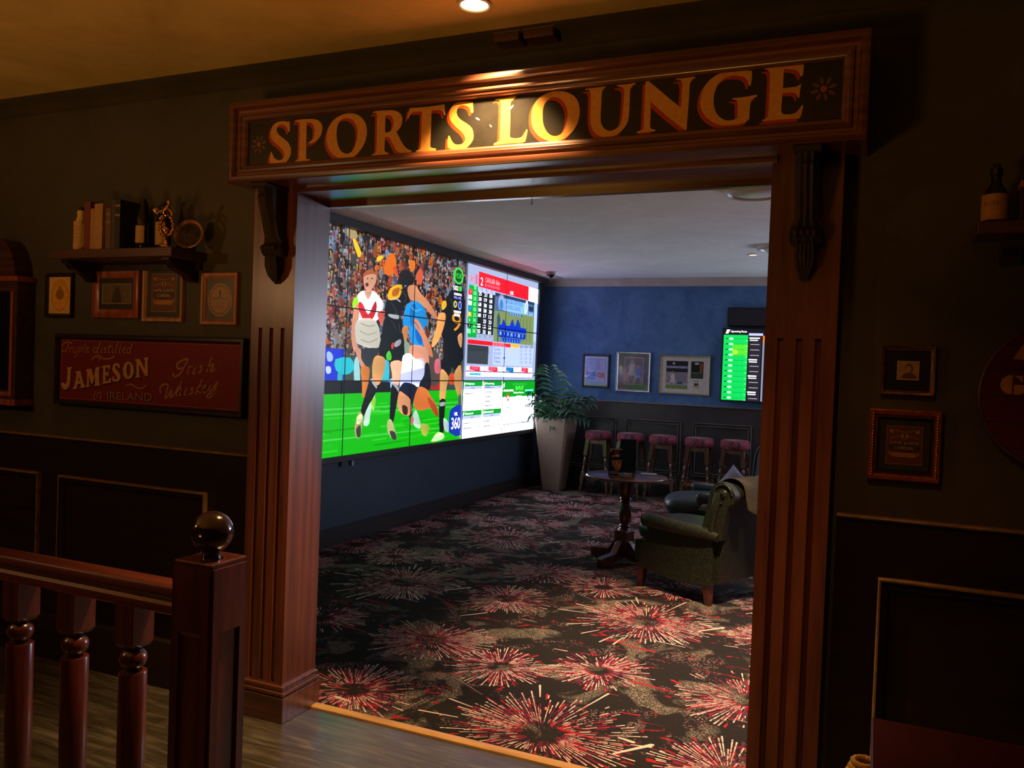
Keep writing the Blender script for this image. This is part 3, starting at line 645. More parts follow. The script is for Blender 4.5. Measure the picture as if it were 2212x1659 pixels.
# ---- whiskey sign
x0, z1 = wl(119, 720, .03); x1, z0 = wl(523, 903, .03)
cx, cz = (x0+x1)/2, (z0+z1)/2; a, b = (x1-x0)/2, (z1-z0)/2
jm = thing('whiskey_sign', 'red painted JAMESON Irish Whiskey board in a dark frame on the left wall', 'sign', (cx, WALL, cz))
MB().frame(-a, a, -b, b, [(0, 0), (0, -.028), (.004, -.034), (.016, -.034), (.023, -.026), (.026, -.016), (.026, 0)]).build('frame', 'darkwood', jm, 35)
JD = WALL-.0165
P = Paint(1.0e-4); P.rect(-a+.02, -b+.02, a-.02, b-.02, (.19, .010, .009))
def J(pts): 
    out = []
    for p in pts:
        q = onY(80+p[0]/4.608, 700+p[1]/4.608, JD); out.append((q.x-cx, q.z-cz)+tuple(p[2:]))
    return out
e1, e2 = .031, .0018
for (p_, q_) in (((-a+e1, b-e1), (a-e1, b-e1)), ((-a+e1, -b+e1), (a-e1, -b+e1)), ((-a+e1, -b+e1), (-a+e1, b-e1)), ((a-e1, -b+e1), (a-e1, b-e1))): P.stroke([p_, q_], e2, (.40, .12, .09))
GJ = (.60, .31, .10)
JL = [[[(300,432),(345,425),(347,442),(336,452),(334,560),(322,620),(290,655),(258,645),(240,600),(250,580),(272,585),(275,600),(290,595),(300,560),(308,452),(300,445)]],
 [[(385,472),(432,465),(468,600),(482,615),(478,630),(432,637),(430,625),(440,618),(432,592),(402,598),(396,625),(402,632),(398,642),(358,648),(360,635),(372,622),(398,500),(386,485)],[(418,520),(428,565),(408,568)]],
 [[(490,452),(540,442),(565,525),(588,432),(625,424),(626,440),(618,448),(620,590),(628,600),(625,612),(572,618),(575,600),(580,595),(578,500),(558,590),(540,592),(515,510),(518,608),(526,612),(524,622),(488,628),(492,612),(500,606),(500,470),(490,462)]],
 [[(648,418),(725,405),(728,448),(714,450),(706,430),(685,433),(685,482),(700,480),(706,468),(714,468),(714,520),(704,520),(700,508),(685,510),(683,570),(712,566),(728,535),(740,533),(736,582),(650,597),(650,585),(658,580),(660,435),(648,430)]],
 [[(822,392),(824,440),(812,440),(800,415),(785,412),(778,430),(790,455),(815,480),(832,510),(830,545),(808,570),(780,575),(765,568),(752,572),(752,520),(764,520),(772,545),(790,555),(800,540),(795,520),(770,492),(752,465),(752,425),(770,395),(795,388),(812,396)]],
 [[(905,370),(940,385),(962,430),(965,485),(945,530),(915,550),(880,540),(860,500),(857,440),(872,395)],[(908,395),(895,420),(892,470),(902,520),(918,522),(930,490),(932,430),(922,400)]],
 [[(975,352),(1022,346),(1075,450),(1078,360),(1066,350),(1064,338),(1110,330),(1110,345),(1102,352),(1105,515),(1080,520),(1018,400),(1016,510),(1026,515),(1024,528),(985,535),(985,520),(992,515),(992,370),(978,364)]]]
for lp in JL:
    q = [J(l) for l in lp]; P.loops([[(u+.006, v-.008) for u, v in l] for l in q], (.045, .018, .01), 8); P.loops(q, GJ, 10)
P.L = 10
SC = [ # traced hand-script strokes
 ([(255,220),(270,190),(310,180),(350,192)], 7), ([(320,190),(300,250),(275,275),(255,265),(258,245)], 6),
 ([(335,235),(325,285)], 5), ([(332,250),(350,232),(362,238)], 5), ([(375,235),(365,275),(385,280),(400,235),(392,280)], 5),
 ([(425,232),(405,290),(375,330)], 5), ([(422,240),(445,235),(445,262),(420,280)], 5), ([(490,185),(465,265),(472,282),(485,275)], 5), ([(495,258),(518,240),(505,232),(492,262),(505,284),(525,268)], 5),
 ([(610,240),(580,235),(565,270),(585,285),(608,262)], 6), ([(640,175),(605,275),(620,285)], 7), ([(655,235),(642,280),(655,282)], 6), ([(695,238),(675,245),(690,268),(672,285)], 6),
 ([(740,195),(712,275),(728,284)], 6), ([(705,228),(760,225)], 5), ([(765,238),(752,282),(768,282)], 6), ([(815,180),(785,278),(800,284)], 6), ([(855,180),(822,278),(838,286)], 6),
 ([(862,262),(888,245),(872,235),(858,268),(872,290),(890,280)], 6), ([(940,242),(910,245),(902,280),(920,290),(936,262)], 6), ([(955,195),(935,270),(942,295)], 7),
 ([(545,358),(580,322),(625,318),(660,345),(720,345),(770,322)], 8), ([(600,335),(635,345),(625,375)], 6),
 ([(895,612),(940,600),(975,615),(1010,638),(1060,635),(1095,612)], 7), ([(950,605),(960,630)], 5),
 ([(590,672),(572,735),(588,742)], 7), ([(612,678),(598,740)], 6), ([(605,700),(630,680),(645,690),(632,735),(650,738)], 6),
 ([(1455,440),(1400,440),(1398,400),(1440,365),(1505,350),(1470,420),(1430,490),(1380,522),(1355,505),(1362,488)], 10),
 ([(1520,420),(1498,500)], 8), ([(1510,450),(1545,418),(1555,430)], 7), ([(1580,425),(1555,490),(1575,492)], 8), ([(1650,415),(1625,420),(1640,455),(1610,488)], 8),
 ([(1740,325),(1690,475)], 8), ([(1700,440),(1745,400),(1758,415),(1725,465),(1750,470),(1775,440)], 8),
 ([(1235,690),(1225,640),(1260,600),(1305,610),(1290,680),(1275,740),(1310,710),(1345,640),(1335,700),(1330,732),(1375,690),(1410,620)], 9),
 ([(1440,570),(1385,725)], 8), ([(1395,690),(1430,640),(1445,655),(1425,710),(1450,705)], 7), ([(1490,640),(1465,700),(1485,705)], 8), ([(1560,635),(1535,645),(1550,675),(1515,705)], 8),
 ([(1645,550),(1580,700)], 8), ([(1650,610),(1595,650),(1640,690)], 7), ([(1655,655),(1690,620),(1672,610),(1655,650),(1675,685),(1705,660)], 7),
 ([(1730,605),(1715,660),(1740,660),(1790,580)], 8), ([(1800,575),(1750,700),(1715,735),(1690,715),(1720,690),(1775,690)], 8)]
k_ = onY(1000, 800, JD); pxm = (onY(301, 800, JD)-onY(300, 800, JD)).length/4.608
for pts, wd in SC: P.stroke(J(pts), wd*pxm*1.35, (.42, .20, .08), 9 if wd > 7 else None, sm=5)
q0 = J([(705, 750), (1150, 768)]); rt = atan2(q0[1][1]-q0[0][1], q0[1][0]-q0[0][0])
P.text('IRELAND', q0[0][0], q0[0][1], .036, (.34, .16, .065), q0[1][0]-q0[0][0], rot=rt)
P.build('painted_board', 'print', jm, lambda u, v, d: (u, JD-WALL-d, v))

# ---- shelf and what stands on it
SZ = 1.945
sx0, sx1 = -3.454, -2.712
sh = thing('wall_shelf', 'dark wooden shelf on brackets holding books and bottles above the small pictures', 'shelf', ((sx0+sx1)/2, WALL, SZ))
L_ = (sx1-sx0)/2
MB().box(-L_, L_, -.20, 0, -.04, 0, .003).build('shelf_board', 'walnut', sh)
MB().box(-L_+.02, L_-.02, -.02, 0, -.075, -.04).build('back_rail', 'darkwood', sh)
brp = [(0, -.04), (-.17, -.04), (-.17, -.05), (-.15, -.06), (-.13, -.08), (-.09, -.095), (-.06, -.105), (-.04, -.125), (0, -.13)]
for s in (-1, 1): MB().prism(brp, 'x', s*(L_-.065)-.022, s*(L_-.065)+.022).build('shelf_bracket', 'darkwood', sh)
def onshelf(px, d=.13): return onY(px, 530, WALL-d).x
def book(px0, px1, h, dep, m, label, lean=0, bands=()):
    xa, xb = onshelf(px0, .17), onshelf(px1, .17); xa, xb = min(xa, xb-.008), xb
    t = thing('book', label, 'book', ((xa+xb)/2, WALL-.19, SZ), 0, 'books on the hall shelf'); hw = (xb-xa)/2
    MB().box(-hw, -hw+.003, 0, dep, 0, h).box(hw-.003, hw, 0, dep, 0, h).box(-hw, hw, -.002, .003, 0, h, .001).build('cover', m, t); cvo = t.children[0]
    MB().box(-hw+.003, hw-.003, .004, dep-.006, .004, h-.005).build('pages', 'cream', t)
    if bands:
        for z in bands: MB().box(-hw+.001, hw-.001, -.003, -.0015, z*h, z*h+.010).build('spine_band', 'bead', cvo)
bk = lambda n, c: mat(n, c, .6, .2, 30)
book(190, 203, .212, .14, bk('red_book_cloth', (.15, .02, .012)), 'tall dark red book, leftmost of the row on the shelf')
book(203, 211, .180, .12, bk('buff_book_cloth', (.34, .17, .07)), 'thin buff book between the tall red book and the tan one')
book(211, 229, .200, .14, bk('tan_book_cloth', (.36, .19, .065)), 'thick tan brown book with plain spine on the shelf')
book(236, 247, .178, .12, bk('brown_book_cloth', (.12, .055, .03)), 'shorter brown book with a pale spine band, middle of the row', bands=(.62, .82))
book(248, 256, .212, .14, bk('slate_book_cloth', (.05, .04, .035)), 'slim dark grey book leaning against the big black book')
book(256, 267, .212, .15, 'black', 'tall black book with pale marks on its spine, rightmost of the row', bands=(.66, .85))
def bottle(px, r, h, neck, label, lab=None, m='bottle', d=.13, name='bottle', lz=(.12, .5), Z=SZ, cat='bottle', W=None, jug=False):
    x = onshelf(px, d) if W is None else W[0]; y = WALL-d if W is None else W[1]
    t = thing(name, label, cat, (x, y, Z))
    sh_ = h*(.42 if jug else .60)
    pr = [(r*.9, 0), (r, .006), (r, sh_), (r*.93, sh_+.012), (r*.6, sh_+.04), (neck, sh_+.065), (neck, h-.02), (neck*1.25, h-.018), (neck*1.25, h-.004), (neck, h)]
    if jug: pr = [(r*.95, 0), (r, .006), (r, sh_), (r*.97, sh_+.01), (r*.75, sh_+.03), (neck, sh_+.05), (neck, h-.02), (neck*1.25, h-.018), (neck*1.25, h)]
    gb = MB().lathe(pr, 28).build('glass_body', m, t, 40)
    MB().lathe([(neck*.8, h-.001), (neck*.8, h+.012), (neck*.7, h+.014)], 16).build('stopper', 'darkwood', t, 40)
    if lab:
        P = Paint(1e-4); w2, hh = r*1.25, (lz[1]-lz[0])*h; lab(P, w2, hh/2)
        zc = (lz[0]+lz[1])/2*h
        def pl(u, v, dd): an = u/r-.25; return ((r+.001+dd)*sin(an), -(r+.001+dd)*cos(an), zc+v)
        Q = Paint(1e-4); Q.e = P.e
        # subdivide base rect so the label wraps round the glass
        n = 10
        for i in range(n):
            for j in (0,): Q.rect(-w2+2*w2*i/n, -hh/2, -w2+2*w2*(i+1)/n, hh/2, P.c[0][:3], 0)
        for v_, c_ in zip(P.v[4:], P.c[4:]): Q.v.append(v_); Q.c.append(c_)
        off = 4*n-4
        for f_ in P.f[1:]: Q.f.append(tuple(i+off for i in f_))
        Q.build('paper_label', 'print', gb, pl)
def lab_script(P, a, b):
    P.rect(-a, -b, a, b, (.50, .30, .11))
    for k in range(4): P.stroke([(-a*.7+.006*k, b*.7-.016*k), (-a*.2, b*.8-.018*k), (a*.1, b*.55-.016*k), (a*.6, b*.66-.016*k)], .0018, (.10, .05, .02), sm=3)
def lab_plain(P, a, b):
    P.rect(-a, -b, a, b, (.44, .26, .11)); P.rect(-a*.7, b*.1, a*.5, b*.45, (.2, .08, .03)); P.rect(-a*.6, -b*.4, a*.6, -b*.15, (.25, .1, .04))
bottle(174, .030, .185, .014, 'squat cream stoneware jar with brown handwriting at the left end of the shelf', lab_script, 'cream', .14, 'stoneware_jar', (.05, .72), cat='jar')
bottle(308, .029, .205, .014, 'tall dark bottle with a cream label in front of the black book', lab_plain, d=.15, lz=(.12, .48))
bottle(352, .032, .195, .016, 'dark bottle with a tan label behind the brass ornament', lab_plain, d=.10, lz=(.1, .62))
# brass ornament (small cherub holding a wreath)
ox = onshelf(364, .17)
t = thing('brass_ornament', 'shiny brass figurine with a ring wreath at the right of the shelf', 'ornament', (ox, WALL-.185, SZ))
MB().lathe([(.026, 0), (.024, .006), (.010, .012), (.006, .03), (.010, .05)], 20).build('base', 'copper', t, 40)
rg = MB()
for i in range(22):
    an = -pi/2+(i-10.5)*.27
    rg.lathe([(0, -.007), (.006, -.004), (.0085, 0), (.006, .004), (0, .007)], 8, (.036*cos(an), .004*(i % 2), .090+.042*sin(an)))
rg.build('wreath', 'copper', t, 60)
MB().lathe([(0, -.017), (.010, -.013), (.016, 0), (.010, .013), (0, .017)], 16, (0, -.004, .072)).build('boss', 'copper', t, 60)
fg = MB().tube([(0, 0, .13), (-.004, -.004, .145), (.004, 0, .165), (.012, 0, .178)], [.012, .015, .012, .006], 10)
fg.lathe([(0, -.012), (.010, -.006), (.011, 0), (.008, .008), (0, .012)], 12, (.014, -.002, .187))
fg.tube([(0, 0, .16), (-.022, -.006, .150), (-.040, -.010, .146)], [.006, .006, .004], 8); fg.tube([(.006, 0, .16), (.03, -.005, .15), (.036, -.004, .13)], [.006, .005, .004], 8)
fg.tube([(0, 0, .135), (-.018, -.008, .128), (-.026, -.01, .118)], [.008, .006, .004], 8)
fg.build('figure', 'copper', t, 60)
MB().lathe([(0, -.017), (.012, -.012), (.018, 0), (.012, .012), (0, .017)], 16, (-.046, -.012, .152)).build('ball', 'copper', t, 60)
ox = onshelf(400, .11)
t = thing('display_plate', 'round dark plate with a copper rim standing at the shelf end', 'plate', (ox, WALL-.09, SZ), .3)
def tiltm(zc): return Matrix.Translation((0, 0, zc)) @ Matrix.Rotation(radians(-12), 4, 'X')
MB().lathe([(.0, .004), (.054, .004), (.056, .0), (.062, -.006), (.065, -.004), (.058, .006), (.0, .009)], 40, axis='y').xf(tiltm(.069)).build('rim', mat('copper_lustre', (.42, .20, .12), .3, .2, 30), t, 40)
MB().lathe([(0, .002), (.052, .003), (.052, .0045), (0, .0045)], 32, axis='y').xf(tiltm(.069)).build('well', mat('dark_etched_glaze', (.030, .020, .018), .35, .8, 50, bmp=.4), t, 40)

# ---- wall clock at far left (mostly outside the picture)
ca = onY(38, 610, WALL-.09).x
t = thing('wall_clock_case', 'dark arched wooden clock case at the left edge beside the shelf', 'clock', (ca-.15, WALL, 1.55))
hw = .15
arch = [(-hw, -.31), (hw, -.31), (hw, .28)]+[(.13*cos(i*pi/14), .28+.20*sin(i*pi/14)) for i in range(15)]+[(-hw, .28)]
MB().prism([(p, q) for p, q in arch], 'y', -.09, 0).build('case', 'walnut', t, 30)
MB().box(-hw-.006, hw+.008, -.1, 0, .27, .295, .003).build('top_moulding', 'redwood', t); MB().box(-hw-.006, hw+.008, -.1, 0, -.335, -.305, .003).build('bottom_moulding', 'redwood', t)
MB().box(-.10, .10, -.094, -.09, -.26, .22).build('door_panel', 'blackgloss', t)
MB().box(.108, .128, -.096, -.09, -.27, .22, .002).box(-.128, -.108, -.096, -.09, -.27, .22, .002).box(-.128, .128, -.096, -.09, -.29, -.27, .002).build('door_frame', 'redwood', t)

# ================================================================== RIGHT WALL OF THE HALL
def d_photo(P, a, b):
    P.rect(-a, -b, a, b, (.012, .010, .010)); P.rect(-a*.5, -b*.47, a*.5, b*.47, (.50, .32, .16)); P.rect(-a*.45, -b*.42, a*.45, b*.42, (.42, .26, .12))
    P.poly([(-a*.26, -b*.40), (-a*.22, -b*.22), (-a*.04, -b*.10), (a*.10, -b*.10), (a*.30, -b*.2), (a*.38, -b*.40)], (.14, .06, .03), sm=2)
    P.ell(a*.05, b*.10, a*.19, b*.24, (.18, .08, .04)); P.ell(a*.01, b*.05, a*.13, b*.18, (.40, .25, .13))
x0, z1 = wl(1906, 746); x1, z0 = wl(2018, 856)
pframe('picture_frame', 'small gold frame with a tiny portrait photo, upper one right of the pilaster', x0, x1, z0, z1, WALL, 'brass', .0135, .022, d_photo, glaze='glazed')
x0, z1 = wl(1880, 882); x1, z0 = wl(2028, 1044)
t = pframe('picture_frame', 'beaded red-gold frame with a LIME JUICE CORDIAL label, lower one right of the pilaster', x0, x1, z0, z1, WALL, mat('red_bronze_frame', (.42, .11, .05), .3, .4, 60, .6, .3), .0225, .026, lambda P, a, b: d_lime(P, a*.88, b*.88, .75), glaze='glazed', matc=(.012, .010, .010))
a, b = (x1-x0)/2, (z1-z0)/2
n = 22
for s in (-1, 1):
    bd = MB()
    for i in range(n): bd.lathe([(0, -.0045), (.003, -.003), (.0042, 0), (.003, .003), (0, .0045)], 6, (s*(a-.011), -.025, -b+.014+(2*b-.028)*i/(n-1)), 'x')
    bd.build('beading', 'brass', t, 60)
MB().frame(-a, a, -b, b, [(.0205, -.012), (.0205, -.018), (.023, -.018), (.023, -.012)]).frame(-a, a, -b, b, [(-.001, 0), (-.001, -.021), (.0015, -.021), (.0015, 0)]).build('gilt_edge', 'brass', t)
# round painted barrel head
bc = onY(2340, 862, WALL); br_ = .36
lft = onY(2112, 850, WALL-.03); br_ = .215
t = thing('barrel_head', 'round dark red plank board with gold lettering at the right edge of the wall', 'sign', (lft.x+br_, WALL, lft.z-.0))
MB().lathe([(br_-.012, 0), (br_, -.004), (br_, -.026), (br_-.006, -.030), (br_-.012, -.028)], 64, axis='y').build('rim', mat('dark_red_rim', (.055, .014, .012), .45, .3, 20), t, 40)
P = Paint(1e-4); P.ell(0, 0, br_-.01, br_-.01, (.085, .010, .012), n=64)
for z in (.072, -.004, -.08, .146, -.155): hw = sqrt(max(br_*br_-z*z, .001))*.96; P.rect(-hw, z-.001, hw, z+.001, (.02, .004, .005))
q = onY(2183, 834, WALL-.03); gx, gz = q.x-(lft.x+br_), q.z-lft.z
P.loops([[(gx-.026, gz), (gx-.023, gz+.018), (gx-.010, gz+.030), (gx+.004, gz+.032), (gx+.004, gz-.024), (gx-.010, gz-.022), (gx-.022, gz-.012)]], (.50, .24, .07))
P.poly([(gx+.006, gz+.03), (gx+.030, gz+.031), (gx+.030, gz+.012), (gx+.024, gz+.014), (gx+.018, gz+.024)], (.50, .24, .07))
P.poly([(gx+.008, gz+.004), (gx+.036, gz+.004), (gx+.034, gz-.018), (gx+.020, gz-.025), (gx+.008, gz-.024)], (.50, .24, .07))
P.poly([(gx+.002, gz+.078), (gx+.026, gz+.12), (gx+.05, gz+.15), (gx+.06, gz+.14), (gx+.045, gz+.10), (gx+.035, gz+.076)], (.42, .21, .08))
P.build('painted_face', 'print', t, lambda u, v, d: (u, -.029-d, v))
# right shelf with bottle and box
rx, rz = wl(2112, 487, .17)
t = thing('wall_shelf', 'dark wooden shelf with a labelled bottle at the right edge of the wall', 'shelf', (rx+.30, WALL, rz+.012))
MB().box(-.30, .30, -.17, 0, -.034, 0, .003).build('shelf_board', 'walnut', t)
for s in (-1, 1): MB().prism([(p*.8, q*.8) for p, q in brp], 'x', s*.20-.025, s*.20+.025).build('shelf_bracket', 'darkwood', t)
bottle(0, .034, .155, .013, 'dark round-shouldered bottle with an orange-tan label on the right shelf', lambda P, a, b: (P.rect(-a, -b, a, b, (.44, .20, .06)), P.rect(-a*.9, -b*.88, a*.9, -b*.82, (.25, .09, .03)), P.text('RUM', -a*.6, b*.05, b*.4, (.22, .07, .02), a*.9), P.rect(-a*.6, -b*.4, a*.5, -b*.2, (.28, .1, .03))),
       Z=rz+.012, W=(onY(2150, 440, WALL-.11).x, WALL-.11), lz=(.05, .52), jug=True)
t = thing('carton', 'dark carton with an orange top band beside the bottle, cut by the right edge', 'box', (onY(2226, 470, WALL-.12).x+.0, WALL-.10, rz+.012))
MB().box(-.028, .05, -.04, .04, 0, .14, .002).build('carton_body', mat('black_card', (.03, .012, .01), .5), t)
MB().box(-.0285, .0505, -.0405, .0405, .095, .115, .002).build('carton_band', mat('orange_card', (.36, .09, .03), .5), t)

# ---- dark red table top and woven basket bottom right
q = onZ(1882, 1548, .76)
t = thing('side_table', 'dark red flat-topped table filling the bottom right corner', 'table', (q.x, q.y, 0))
MB().box(0, .9, -.8, 0, .73, .76, .004).build('tabletop', mat('oxblood_laminate', (.050, .008, .008), .5, .2, 10, spec=.25), t)
MB().box(.05, .85, -.75, -.05, .65, .73).build('apron', 'darkwood', t)
for x, y in ((.05, -.05), (.81, -.05), (.05, -.75), (.81, -.75)): MB().box(x, x+.04, y-.04 if y > -.1 else y, y if y > -.1 else y+.04, 0, .65).build('leg', 'darkwood', t)
q = onY(1878, 1640, q.y-.18)
t = thing('wicker_basket', 'small yellow woven basket peeking out beside the dark red table', 'basket', (q.x+.004, q.y, 0))
rr = .034
MB().box(-.10, .005, -.10, .10, 0, q.z-.10, .004).build('stand', 'darkwood', t)
for k in range(9):
    z = q.z-.10+.0115*k; sc_ = 1 if k < 6 else (1-.12*(k-5))
    MB().tube([((rr+.002*(1 if (i+k) % 2 else -1))*sc_*cos(2*pi*i/28)-.012, (rr+.002*(1 if (i+k) % 2 else -1))*sc_*sin(2*pi*i/28), z) for i in range(29)], .0055, 6, cap=False).build('woven_strand', M.get('wick') or M.setdefault('wick', mat('yellow_wicker', (.70, .42, .08), .5, .35, 30)), t, 60)

# ================================================================== BALUSTRADE
NX0, NX1, NY0, NY1, NZ = -1.573, -1.455, 1.55, 1.668, .985
bal = thing('stair_balustrade', 'dark red-brown wooden balustrade with ball-topped newel post at lower left', 'balustrade', ((NX0+NX1)/2, (NY0+NY1)/2, 0))
hw = .059
b = MB().box(-hw, hw, -hw, hw, 0, NZ, .003)
b.build('newel_post', 'mahog', bal)
# recessed front panel: chamfered slot in a raised face
MB().box(-hw-.001, hw+.001, -hw-.004, hw+.004, NZ-.006, NZ+.004, .003).build('cap', 'mahog', bal)
pp = MB()
for (ax, s) in (('y', -1), ('x', 1)):
    for (u0, u1, z0, z1) in ((-hw, -hw*.60, 0, NZ-.17), (hw*.60, hw, 0, NZ-.17), (-hw, hw, NZ-.17, NZ-.01)):
        if ax == 'y': pp.box(u0, u1, -hw-.008, -hw, z0, z1)
        else: pp.box(hw, hw+.008, u0, u1, z0, z1)
pp.build('post_facing', 'mahog', bal)
bl = MB().prism([(-hw-.008, NZ-.17), (-hw, NZ-.182), (-hw, NZ-.17)], 'x', -hw*.6, hw*.6); bl.build('panel_chamfer', 'redwood', bal)
MB().lathe([(.024, .0), (.022, .012), (.027, .02)]+[(.053*cos(t_), .064+.053*sin(t_)) for t_ in [(-60+i*15)*pi/180 for i in range(10)]]+[(.001, .117)], 40, (0, 0, NZ+.004)).build('ball_finial', mat('polished_black_brown', (.022, .010, .008), .15, .2, 10, coat=.6, bmp=0), bal, 60)
# handrail profile in (y, z) swept along x
RZ = .905
hp = [(-.034, 0), (.034, 0), (.038, -.008), (.038, -.018), (.028, -.028), (.026, -.040), (.033, -.048), (.033, -.068), (-.033, -.068), (-.033, -.048), (-.026, -.040), (-.028, -.028), (-.038, -.018), (-.038, -.008)]
MB().prism([(y, z+RZ) for y, z in hp], 'x', -2.6, -hw).build('handrail', 'mahog_x', bal, 40)
def cylpx(px): return onY(px, 1500, (NY0+NY1)/2).x-(NX0+NX1)/2
for px in (286, 160, 41, -72, -175):
    x = cylpx(px)
    zt = RZ-.068; g = MB(); s = .034
    g.box(-s+x, s+x, -s, s, zt-.105, zt)
    # rounded shoulders under the square block
    V = [(x+sx*s, sy*s, zt-.105) for sx, sy in ((-1, -1), (1, -1), (1, 1), (-1, 1))]+[(x+sx*s*.80, sy*s*.80, zt-.117) for sx, sy in ((-1, -1), (1, -1), (1, 1), (-1, 1))]+[(x+sx*s*.45, sy*s*.45, zt-.122) for sx, sy in ((-1, -1), (1, -1), (1, 1), (-1, 1))]
    g.add(V, [(i, (i+1) % 4, 4+(i+1) % 4, 4+i) for i in range(4)]+[(4+i, 4+(i+1) % 4, 8+(i+1) % 4, 8+i) for i in range(4)])
    zb = zt-.120
    pr = [(.012, zb+.003)]+[(.033*cos(t_)+.002, zb-.030+.031*sin(t_)) for t_ in [(75-i*15)*pi/180 for i in range(10)]]+[(.014, zb-.062), (.034, zb-.0635), (.0355, zb-.066), (.0355, zb-.32), (.030, zb-.50), (.022, zb-.52), (.030, zb-.54), (.02, zb-.57)]
    g.lathe([(r, z) for r, z in pr][::-1], 28, (x, 0, 0), cap=False)
    g.box(-s+x, s+x, -s, s, 0, zb-.565)
    g.build('baluster', 'mahog', bal, 40)
# ================================================================== VIDEO WALL
vw = thing('video_wall', 'huge tiled video wall showing a football match beside racing odds panels', 'screen', (SCX, 7.01, .731))
Y0, Y1, Z0, Z1 = 4.465, 9.562, .731, 2.541
MB().box(-.05, -.004, Y0-7.01-.02, Y1-7.01+.02, -.02, Z1-Z0+.02).build('display_backing', 'black', vw)
fr = MB()
for (a, b_, c, d) in ((Y0-.09, Y1+.16, Z1, 2.605), (Y0-.09, Y1+.16, Z0-.045, Z0), (Y0-.09, Y0, Z0, Z1), (Y1, Y1+.16, Z0, Z1)):
    fr.box(-.068, .08 if c == Z1 else .03, a-7.01, b_-7.01, c-Z0, d-Z0, .002)
fr.build('surround_frame', mat('black_satin_surround', (.010, .011, .014), .5, .2, 10), vw)
def SV(x, y): q = onX(x, y, SCX); return (q.y, q.z)
def S1(l): return [SV(680+p[0]/4.879, 440+p[1]/4.879)+tuple(p[2:]) for p in l]
def S2(l): return [SV(680+p[0]/5.529, 720+p[1]/5.529)+tuple(p[2:]) for p in l]
def S3(l): return [SV(980+p[0]/8.295, 560+p[1]/8.295) for p in l]
def S4(l): return [SV(980+p[0]/8.295, 760+p[1]/8.295) for p in l]
P = Paint(2e-5); SPL = 7.60
P.rect(Y0, Z0, SPL, Z1, '23201f')
# stands full of people
cl = ['2a2a2e', '1b1b1e', '34302c', 'c8601e', '7f9cc0', 'a9b8cc', '9a948a', '3b3f4a', '5f7898', '8a3428', '4a4a44', '262420', '788478', '30302c', '201e1c', '8090a8']
sk = ['c88a6c', 'a8705a', 'dca084', '86523c', 'b87860']
for row in range(21):
    z = 2.57-row*.053; lay = P.L+1
    for k in range(52):
        y = Y0+.02+k*.062+(.031 if row % 2 else 0)+R.uniform(-.022, .022)
        if y > SPL-.03: continue
        org = 5.7 < y < 7.2 and row < 11
        c = R.choice(['e06a16', 'c8521a', '1b1b1e', '262420', '7a3018', '2a2622', '34343a']) if org and R.random() < .6 else R.choice(cl)
        zz = z+R.uniform(-.02, .02); s_ = R.uniform(.7, 1.05); dk = R.uniform(.45, 1.05); l_ = R.uniform(-.012, .012)
        cc = tuple(v*dk for v in lin(c)); ss = tuple(v*R.uniform(.5, 1.05) for v in lin(R.choice(sk)))
        P.poly([(y-.032*s_, zz-.11), (y-.036*s_, zz-.045), (y-.020*s_, zz-.018), (y+.020*s_, zz-.018), (y+.036*s_, zz-.045), (y+.032*s_, zz-.11)], cc, lay, sm=2, sh=.5)
        if R.random() < .3: P.poly([(y-.01+l_, zz-.03), (y+.012+l_, zz-.035), (y+.006, zz-.10)], R.choice(['b8b8b8', 'c8b020', 'a02020', '202020', '6080a0']), lay+1)
        if R.random() < .35: P.stroke([(y+.03*s_, zz-.05), (y+.045*s_, zz-.02), (y+.02*s_, zz+.01)], .012, ss, lay+1)
        P.poly([(y+l_-.014*s_, zz+.012), (y+l_-.015*s_, zz-.004), (y+l_, zz-.022*s_), (y+l_+.015*s_, zz-.004), (y+l_+.014*s_, zz+.012), (y+l_, zz+.022*s_)], ss, lay+1, sm=2, sh=.6)
        P.poly([(y+l_-.017*s_, zz+.000), (y+l_-.015*s_, zz+.018*s_), (y+l_, zz+.025*s_), (y+l_+.015*s_, zz+.018*s_), (y+l_+.017*s_, zz+.002), (y+l_, zz+.012)], R.choice(['1c1712', '2c2018', '101010', '4a3020', '241c18', 'a8a8b0', '141416']), lay+2)
        P.L = lay+2
P.L += 1
for pts, c in (([(395,370),(430,380),(490,520),(455,560)], 'f4d81c'), ([(340,260),(430,270),(440,370),(350,350)], 'b8a070'), ([(780,540),(820,520),(860,600),(830,740),(730,740),(740,620)], 'f07414'), ([(650,570),(700,545),(720,570),(670,610)], 'f4d81c'), ([(990,610),(1050,600),(1060,680),(1010,720)], 'f07a20'), ([(820,680),(850,660),(885,770),(850,750)], 'e0562a'), ([(1060,760),(1120,680),(1140,780),(1110,860)], 'e0603a')): P.poly(S1(pts), c, sm=2)
# boards, boundary, grass
P.rect(Y0, .7, SPL, 1.54, '3d4a42'); P.poly(S2([(100,180),(345,185),(345,560),(100,560)]), '1030d8'); P.rect(Y0, 1.2, 5.28, 1.6, '1030d8')
for pts, c in (([(140,230),(180,220),(215,270),(205,330),(150,330)], 'a8c8f8'), ([(130,400),(185,400),(190,470),(140,480)], 'c8e0ff'), ([(245,310),(420,290),(470,400),(420,480),(330,490),(250,440)], '20c8d8'), ([(270,480),(330,490),(310,720),(275,720)], '30b8c0'), ([(470,320),(520,300),(540,580),(470,590)], 'a0e0e8'), ([(800,330),(880,320),(880,590),(800,600)], '40c8e0'), ([(880,560),(950,540),(960,640),(880,640)], 'a8d8f0'), ([(1360,500),(1500,480),(1500,660),(1360,660)], 'c02428'), ([(1360,240),(1480,250),(1480,600),(1360,600)], '584840'), ([(1040,90),(1130,120),(1130,250),(1040,250)], '90a890')): P.poly(S2(pts), c, sm=2)
